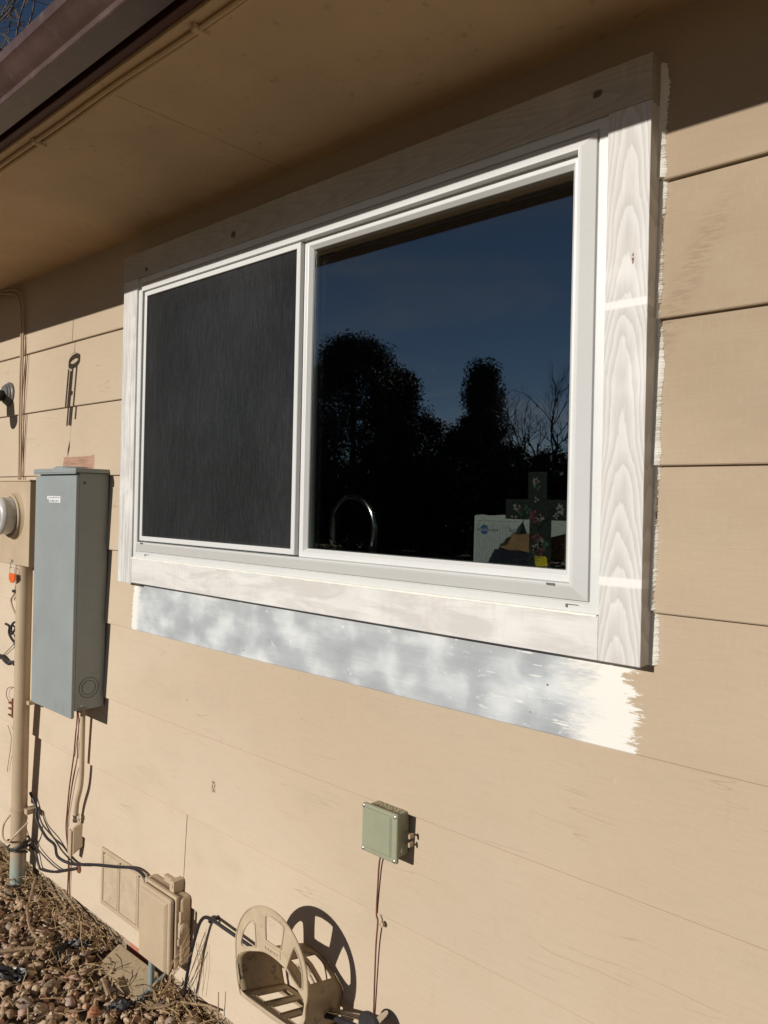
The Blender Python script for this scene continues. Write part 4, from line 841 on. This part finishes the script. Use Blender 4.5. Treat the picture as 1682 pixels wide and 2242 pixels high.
# ------------------------------------------------------------------ gravel, sticks, rubbish
def rock_mesh(n, region, rmin, rmax, seed, dens=None):
    R = np.random.RandomState(seed); bm = bmesh.new(); bmesh.ops.create_icosphere(bm, subdivisions=2, radius=1); bv = np.array([v.co[:] for v in bm.verts]); bf = np.array([[v.index for v in f.verts] for f in bm.faces]); bm.free()
    protos = []
    for k in range(14):
        v = bv.copy()
        for _ in range(7):       # slice flats off a sphere: broken-stone facets
            d = R.normal(size=3); d /= np.linalg.norm(d); h = R.uniform(.38, .75); s_ = v@d; ex = np.maximum(s_-h, 0); v = v-np.outer(ex*.92, d)
        protos.append(v+R.normal(size=v.shape)*.006)
    V, F = [], []; o = 0
    for i in range(n):
        r = rmin*(rmax/rmin)**(R.rand()**1.5); v = protos[R.randint(14)]*np.array([1, R.uniform(.65, .95), R.uniform(.5, .8)])*r
        a, b_, c_ = R.uniform(0, 6.28), R.normal()*.5, R.normal()*.5
        Rm = np.array(Matrix.Rotation(a, 3, 'Z')@Matrix.Rotation(b_, 3, 'X')@Matrix.Rotation(c_, 3, 'Y'))
        px, py = R.uniform(region[0], region[1]), R.uniform(region[2], region[3])
        if -2.50 < px < -2.16 and -.11 < py: continue
        V.append(v@Rm.T+np.array([px, py, GZ-.008+r*.35+R.uniform(0, .010)])); F.append(bf+o); o += len(bv)
    return np.concatenate(V), np.concatenate(F)
parts = [rock_mesh(3800, (-3.9, -1.25, -.62, -.004), .006, .027, 1), rock_mesh(2600, (-5.6, 1.6, -1.15, -.01), .009, .024, 2)]
V = np.concatenate([p[0] for p in parts]); F = np.concatenate([parts[0][1], parts[1][1]+len(parts[0][0])])
me = bpy.data.meshes.new('gravel'); me.vertices.add(len(V)); me.vertices.foreach_set('co', V.astype(np.float32).ravel()); me.loops.add(F.size); me.loops.foreach_set('vertex_index', F.astype(np.int32).ravel())
me.polygons.add(len(F)); me.polygons.foreach_set('loop_start', np.arange(0, F.size, 3, dtype=np.int32)); me.update(calc_edges=True); me.materials.append(M['gravel'])
gr = bpy.data.objects.new('gravel', me); C.objects.link(gr); struct(gr, 'stuff')
def stone(label, x, y, r, col, seed):
    R = np.random.RandomState(seed); bm = bmesh.new(); bmesh.ops.create_icosphere(bm, subdivisions=3, radius=1)
    for _ in range(8):
        d = Vector(R.normal(size=3)).normalized(); h = R.uniform(.5, .8)
        for v in bm.verts:
            e = max(v.co.dot(d)-h, 0); v.co -= d*e*.95
    for v in bm.verts: v.co = Vector((v.co.x*r, v.co.y*r*.8, v.co.z*r*.72))
    me = bpy.data.meshes.new('stone'); bm.to_mesh(me); bm.free(); me.polygons.foreach_set('use_smooth', [True]*len(me.polygons))
    try: me.set_sharp_from_angle(angle=rad(25))
    except Exception: pass
    me.materials.append(paint('stone '+label, col, .85, .15, 60, .5, 180, tuple(c*.6 for c in col), 70)); o = bpy.data.objects.new('stone', me); C.objects.link(o); o.location = (x, y, GZ+r*.55); o.rotation_euler = (R.normal()*.3, R.normal()*.3, R.uniform(0, 6))
    tag(o, label, 'stone', 'large stones in the gravel')
stone('orange angular stone at the bottom edge of the gravel', -2.215, -.225, .024, (.46, .19, .10), 1)
stone('large oval pinkish-grey stone lying left of the orange stone', -2.40, -.36, .027, (.30, .22, .175), 2)
stone('tall grey stone against the wall beside the vent panel', -2.61, -.032, .026, (.27, .235, .17), 3)
stone('pale tan stone right of the large oval stone', -2.35, -.33, .025, (.36, .27, .19), 4)
stone('flat rounded tan stone below the black plastic scrap', -2.44, -.262, .024, (.33, .25, .165), 5)
stone('brown stone close under the foot of the riser pipe', -3.12, -.11, .022, (.25, .18, .12), 6)
# loose straw, twigs and leaf bits
d = MB(); q = random.Random(21)
for k in range(1700):
    near = q.random() < .6
    px = q.uniform(-3.9, -1.55) if q.random() < .85 else q.uniform(-5, .5); py = -abs(q.gauss(0, .06))-.004 if near else -q.uniform(.01, .6)
    a = q.uniform(0, 6.28) if not near or q.random() < .4 else q.gauss(0, .6); l = q.uniform(.02, .085); h = GZ+q.uniform(.008, .034)+(.012 if near else 0)
    if -2.49 < px < -2.17 and py > -.10: continue
    dx, dy = math.cos(a)*l/2, math.sin(a)*l/2
    if py+abs(dy) > -.003: dy = 0
    e = q.gauss(0, .012)
    d.tube([(px-dx, py-dy, h+e), (px+q.gauss(0, .004), py, h+.004), (px+dx, py+dy, h-e)], q.uniform(.0006, .0020), 3, False, False)
for k in range(700):
    px, py = q.uniform(-3.8, -1.6), -abs(q.gauss(0, .22))-.01; r = q.uniform(.005, .015); a = q.uniform(0, 6.28); h = GZ+q.uniform(.014, .035)
    if -2.49 < px < -2.17 and py > -.10: continue
    u, w = Vector((math.cos(a), math.sin(a), q.gauss(0, .5))).normalized()*r, Vector((-math.sin(a), math.cos(a), q.gauss(0, .6))).normalized()*r*.5
    c0 = Vector((px, py, h)); d.raw([c0-u, c0+w, c0+u, c0-w], [(0, 1, 2), (0, 2, 3)])
struct(d.build('dry_straw', M['straw']), 'stuff')
GS = 'fallen sticks on the gravel'
def stick(label, pts, r): cable('stick', label, 'stick', pts, r, M['stick'], 7, GS)
H = GZ+.03
stick('long bent stick curving from the riser pipe across the gravel', [(-3.082, -.036, H+.03), (-2.972, -.105, H), (-2.942, -.125, H), (-2.85, -.161, H-.004), (-2.768, -.185, H), (-2.698, -.192, H), (-2.646, -.189, H-.004), (-2.606, -.18, H-.006)], [.0055, .0045])
stick('flat pale stick at the left edge crossing the gravel', [(-2.75, -.36, H-.004), (-2.691, -.275, H), (-2.65, -.217, H)], [.007, .006])
stick('pale straw-coloured stick at the left edge near the riser pipe', [(-2.87, -.31, H), (-2.884, -.248, H), (-2.903, -.173, H)], [.006, .004])
stick('short cut stick leaning near the wall left of the vent', [(-2.971, -.02, H+.012), (-2.82, -.033, H)], [.0055, .005])
stick('thin dark stick lying along the foot of the wall', [(-2.91, -.006, H+.03), (-2.756, -.022, H+.01), (-2.673, -.043, H), (-2.596, -.052, H-.004)], [.005, .004])
stick('yellowish twig near the front corner of the paver', [(-2.248, -.22, H-.006), (-2.318, -.149, H)], [.003, .0026])
stick('short thick yellow stem piece beside the paver front corner', [(-2.326, -.143, H), (-2.243, -.165, H-.008)], [.0075, .007])
stick('long thin stick below the utility box pointing right along the wall', [(-2.085, -.115, H+.004), (-2.055, -.08, H+.008), (-2.035, -.05, H+.016), (-2.0, -.03, H+.018), (-1.945, -.014, H+.03), (-1.875, -.012, H+.045)], [.0045, .003])
stick('thin upright twig at the foot of the wall left of the hose hanger', [(-1.871, -.02, -1.53), (-1.870, -.02, -1.565), (-1.87, -.02, -1.60), (-1.853, -.025, -1.66)], [.0015, .0022])
# dried weed by the utility box
dw = thing('dried_weed', 'dried brown weed hanging from the cable beside the utility box', 'dried weed', (-2.08, -.06, GZ))
b = MB(); q = random.Random(8)
for k in range(7):
    e = Vector((-2.05+q.uniform(-.07, .05), -.07+q.uniform(-.02, .02), GZ+.02)); s0 = Vector((-1.985+q.uniform(-.012, .012), -.045, -1.40+q.uniform(-.05, .03)))
    mid = (s0+e)/2+Vector((q.uniform(-.012, .012), -.02, q.uniform(-.01, .02))); b.tube([s0, mid, e], q.uniform(.0007, .0015), 4)
for k in range(3): b.tube([(-1.99+.012*k, -.02, -1.43), (-1.985+.014*k, -.014, -1.50), (-2.0+.018*k, -.012, -1.57-.01*k)], .0007, 4)
b.build('stem', M['straw'], dw)
b = MB()
for k in range(46):
    c0 = Vector((-2.075+q.gauss(0, .022), -.07+q.gauss(0, .015), -1.565-abs(q.gauss(0, .04)))); c0.z = max(c0.z, GZ+.012); u = Vector((q.gauss(0, 1), q.gauss(0, .6), q.gauss(0, 1.3))).normalized()*q.uniform(.008, .018); w = u.cross(Vector((q.gauss(0, 1), 1, q.gauss(0, 1)))).normalized()*.004
    b.raw([c0-u, c0+w, c0+u, c0-w], [(0, 1, 2), (0, 2, 3)])
b.build('leaf', M['straw'], dw)
# crumpled black plastic
def scrap(label, pts, w, seed, mat=None):
    q = random.Random(seed); P = crom(pts, 6); vs, fs = [], []; n = 7
    for i, p in enumerate(P):
        dd = (P[min(i+1, len(P)-1)]-P[max(0, i-1)]).normalized(); s_ = Vector((-dd.y, dd.x, 0))
        ww = w*(.55+.45*math.sin(math.pi*min(1, max(0, i/(len(P)-1)))))*q.uniform(.8, 1.15)
        for k in range(n): vs.append(p+s_*ww*(k/(n-1)-.5)*2+Vector((0, 0, q.uniform(0, .011)+.008*math.sin(k*1.9+i*.7))))
    for i in range(len(P)-1):
        for k in range(n-1): fs.append((i*n+k, i*n+k+1, (i+1)*n+k+1, (i+1)*n+k))
    o = MB().raw(vs, fs).build('plastic_scrap', mat or M['blackdusty'], smooth=True); s_ = o.modifiers.new('t', 'SOLIDIFY'); s_.thickness = .0012
    tag(o, label, 'plastic scrap', 'plastic scraps in the gravel')
Hs = GZ+.018
scrap('crumpled black plastic strip bent across the gravel left of the paver', [(-2.545, -.075, Hs), (-2.573, -.104, Hs+.004), (-2.60, -.13, Hs+.004), (-2.585, -.165, Hs+.006), (-2.545, -.192, Hs)], .018, 1)
scrap('shiny black plastic sheet at the lower left edge of the gravel', [(-2.66, -.41, Hs), (-2.60, -.36, Hs+.006), (-2.56, -.33, Hs+.004), (-2.525, -.30, Hs-.004)], .032, 2, M['black'])
scrap('dark green-black plastic piece in front of the paver', [(-2.19, -.20, Hs), (-2.17, -.165, Hs+.004), (-2.145, -.13, Hs)], .018, 3)
b = MB(); b.hexa([(-2.60, -.322, Hs+.012), (-2.596, -.314, Hs+.012), (-2.555, -.292, Hs+.012), (-2.558, -.302, Hs+.012)], [(-2.60, -.322, Hs+.008), (-2.596, -.314, Hs+.008), (-2.555, -.292, Hs+.008), (-2.558, -.302, Hs+.008)])
tag(b.build('paper_scrap', M['white']), 'small white scrap lying beside the shiny black plastic sheet', 'paper scrap')
b = MB(); b.hexa([(-2.10, -.112, Hs+.01), (-2.092, -.09, Hs+.014), (-2.086, -.064, Hs+.014), (-2.097, -.082, Hs+.01)], [(-2.10, -.112, Hs+.007), (-2.092, -.09, Hs+.011), (-2.086, -.064, Hs+.011), (-2.097, -.082, Hs+.007)])
tag(b.build('paper_scrap', M['white']), 'pale sliver lying below the dried weed by the utility box', 'paper scrap')

# ------------------------------------------------------------------ trees: one beyond the house, the rest across the yard and seen in the glass
def leafmat(name, a, b_): return island_mat(name, [(0, a), (.5, tuple((x+y)/2 for x, y in zip(a, b_))), (1, b_)], .7)
M['leafA'] = leafmat('dark evergreen foliage', (.030, .042, .018), (.055, .07, .03)); M['leafB'] = leafmat('pine foliage', (.028, .045, .022), (.05, .075, .035))
M['bark'] = paint('tree bark', (.12, .09, .065), .9, .3, 8, .6, 40)
VC = Vector((0, 1.34, -.078))
def polar(az, R_): return (VC.x+R_*math.sin(rad(az)), VC.y-R_*math.cos(rad(az)))
def crown(cx, cy, z0, z1, rad_fn, n, size, seed):
    """clumped leaf faces spread through the crown volume"""
    R = np.random.RandomState(seed); k = max(12, n//110); cl = []
    for i in range(k):
        h = R.uniform(0, 1)**.9; a = R.uniform(0, 6.28); rr = rad_fn(h, a)*R.uniform(.35, 1.0)**.7; cl.append((cx+rr*math.cos(a), cy+rr*math.sin(a), z0+(z1-z0)*h))
    cl = np.array(cl); sz = R.uniform(.6, 1.6, k)*size*9.0; m_ = 110*k
    c_ = np.repeat(cl, 110, 0); s_ = np.repeat(sz, 110)[:, None]; g_ = R.normal(size=(m_, 3)); g_ /= np.maximum(1, np.linalg.norm(g_, axis=1, keepdims=True)/1.7)
    P = c_+g_*s_*np.array([.5, .5, .36]); d1 = R.normal(size=(m_, 3)); d1 /= np.linalg.norm(d1, axis=1, keepdims=True); d2 = np.cross(d1, R.normal(size=(m_, 3))); d2 /= np.linalg.norm(d2, axis=1, keepdims=True)
    l = size*R.uniform(.6, 1.3, (m_, 1)); w = size*R.uniform(.3, .55, (m_, 1)); V = np.stack([P-d1*l, P+d2*w, P+d1*l, P-d2*w], 1).reshape(-1, 3)
    b = MB(); b.v = V.tolist(); b.f = np.arange(4*m_).reshape(-1, 4).tolist(); return b
def evergreen(label, az, R_, top_el, half_deg, seed, shape='round', n=5500, mat='leafA'):
    x_, y_ = polar(az, R_); zt = VC.z+R_*math.tan(rad(top_el)); w = R_*math.tan(rad(half_deg)); gz = GZ-.03
    root = thing('evergreen_tree', label, 'tree', (x_, y_, gz), 'trees across the yard')
    R = np.random.RandomState(seed); ph = R.uniform(0, 6.28, 6)
    def fn(h, a):
        lump = 1+.18*math.sin(3*a+ph[0]+5*h)+.14*math.sin(5*a+ph[1]-9*h)
        if shape == 'round': return w*lump*math.sqrt(max(.03, 1-(max(0, h-.35)/.66)**2))*(.8+.2*min(1, h*4))
        return w*lump*max(.1, (1-h)**.7)*(.75+.35*math.sin(h*26+ph[2]))
    crown(x_, y_, gz+.3 if shape == 'round' else gz+.8, zt-.1, fn, n*4, R_*.0021, seed).build('crown', M[mat], root)
    MB().tube([(x_, y_, gz), (x_+.05, y_, gz+1), (x_, y_+.05, zt-.6)], [.2, .04], 9).build('trunk', M['bark'], root, smooth=True)
evergreen('big dark rounded evergreen reflected left of centre in the window pane', -45.0, 24, 11.8, 5.0, 11, n=21000)
evergreen('dark spreading shoulder evergreen reflected beside the big rounded one', -41.6, 26, 9.6, 1.6, 12, n=6500)
evergreen('narrow layered pine reflected right of centre in the window pane', -35.4, 28, 10.1, 2.6, 13, 'pine', 11000, 'leafB')
evergreen('low dark evergreen reflected in the gap between big tree and pine', -39.3, 29, 6.0, 1.7, 14, n=4500)
evergreen('low dark bush reflected just left of the pine', -37.2, 27, 5.6, 1.3, 15, n=4000)
evergreen('low dark bush reflected just right of the pine', -33.4, 25, 4.3, 1.8, 16, n=4000)
evergreen('low dark bush reflected behind the glass cross', -30.4, 24, 3.8, 2.0, 17, n=4000)
evergreen('tall dark evergreen reflected at the right edge of the window pane', -27.9, 30, 8.0, 1.4, 18, 'pine', 3000)
evergreen('dark evergreen reflected faintly behind the insect screen', -51.5, 24, 6.0, 2.6, 19, n=3000)
evergreen('broad dark evergreen reflected at the left of the insect screen', -57.5, 25, 5.0, 3.6, 20, n=3400)
def bare_tree(name_label, x_, y_, gz, h, seed, spread=.5, group=None, depth=5, r0=.09, lean=(0, 0)):
    root = thing('bare_tree', name_label, 'tree', (x_, y_, gz), group); q = random.Random(seed); tb = MB(); bb = MB()
    def grow(p, d, l, r, lv):
        e = p+d*l; mid = (p+e)/2+Vector((q.gauss(0, 1), q.gauss(0, 1), 0))*l*.06
        (tb if lv == 0 else bb).tube([p, mid, e], [r, r*.62], 6 if lv < 3 else 4, True, False)
        if lv >= depth: return
        for k in range(3 if lv < 2 else q.choice((2, 3, 3))):
            nd = (d+Vector((q.gauss(0, spread), q.gauss(0, spread), q.gauss(.12, spread*.6)))).normalized(); s_ = q.uniform(.55, .98) if lv else q.uniform(.7, 1)
            grow(p+(e-p)*s_, nd, l*q.uniform(.6, .82), r*.6*q.uniform(.75, 1), lv+1)
    grow(Vector((x_, y_, gz)), Vector((lean[0], lean[1], 1)).normalized(), h*.3, r0, 0)
    tb.build('trunk', M['bark'], root, smooth=True); bb.build('branch', M['bark'], root, smooth=True)
for (az, R_, el, sd, lb) in ((-32.4, 26, 8.0, 31, 'bare tree reflected just right of the pine'), (-31.0, 27, 7.6, 32, 'bare tree reflected left of the right-hand window stile')):
    x_, y_ = polar(az, R_); bare_tree(lb, x_, y_, GZ-.03, (VC.z+R_*math.tan(rad(el))-GZ)*1.45, sd, .42, 'bare trees across the yard', 6, .13)
bare_tree('leafless tree above the gutter in the top left corner', -9.2, 2.0, GZ-.03, 12, 73, .6, None, 6, .15)
hd = thing('hedge', 'long low dark hedge across the yard, seen as a black band in the glass', 'hedge', (-14, -17.5, GZ-.03))
_R = np.random.RandomState(77); V, F = [], []
for i in range(24000):
    p = np.array([_R.uniform(-34, -4), -18+_R.normal()*.35, GZ+(2.7+.35*math.sin(i*.01))*_R.rand()**.7]); d1 = _R.normal(size=3); d1 /= np.linalg.norm(d1); d2 = np.cross(d1, _R.normal(size=3)); d2 /= np.linalg.norm(d2); o = len(V); V += [p-d1*.13, p+d2*.08, p+d1*.13, p-d2*.08]; F.append((o, o+1, o+2, o+3))
b = MB(); b.v = [tuple(v) for v in V]; b.f = F; b.build('foliage', M['leafA'], hd)
b = MB()
for k in range(60): b.tube([(-34+.5*k, -18, GZ-.03), (-34+.5*k+.1, -18.05, GZ+1.1)], [.03, .012], 5)
b.build('stem', M['bark'], hd)
# board fence across the yard
fn_ = thing('board_fence', 'long weathered board fence across the yard, seen in reflection', 'fence', (-14, -23, GZ-.03))
b = MB(); q = random.Random(6)
for k in range(230):
    xx = -34+.14*k; b.box(xx, xx+.132, -24.02, -24.0, GZ-.03, GZ+1.75+q.uniform(-.02, .02))
M['fence'] = paint('weathered fence board', (.16, .12, .085), .85, .2, 3, .4, 60); b.build('boards', M['fence'], fn_)
b = MB()
for k in range(14): b.box(-34+2.4*k, -33.9+2.4*k, -23.995, -23.9, GZ-.03, GZ+1.8)
b.build('posts', M['fence'], fn_)
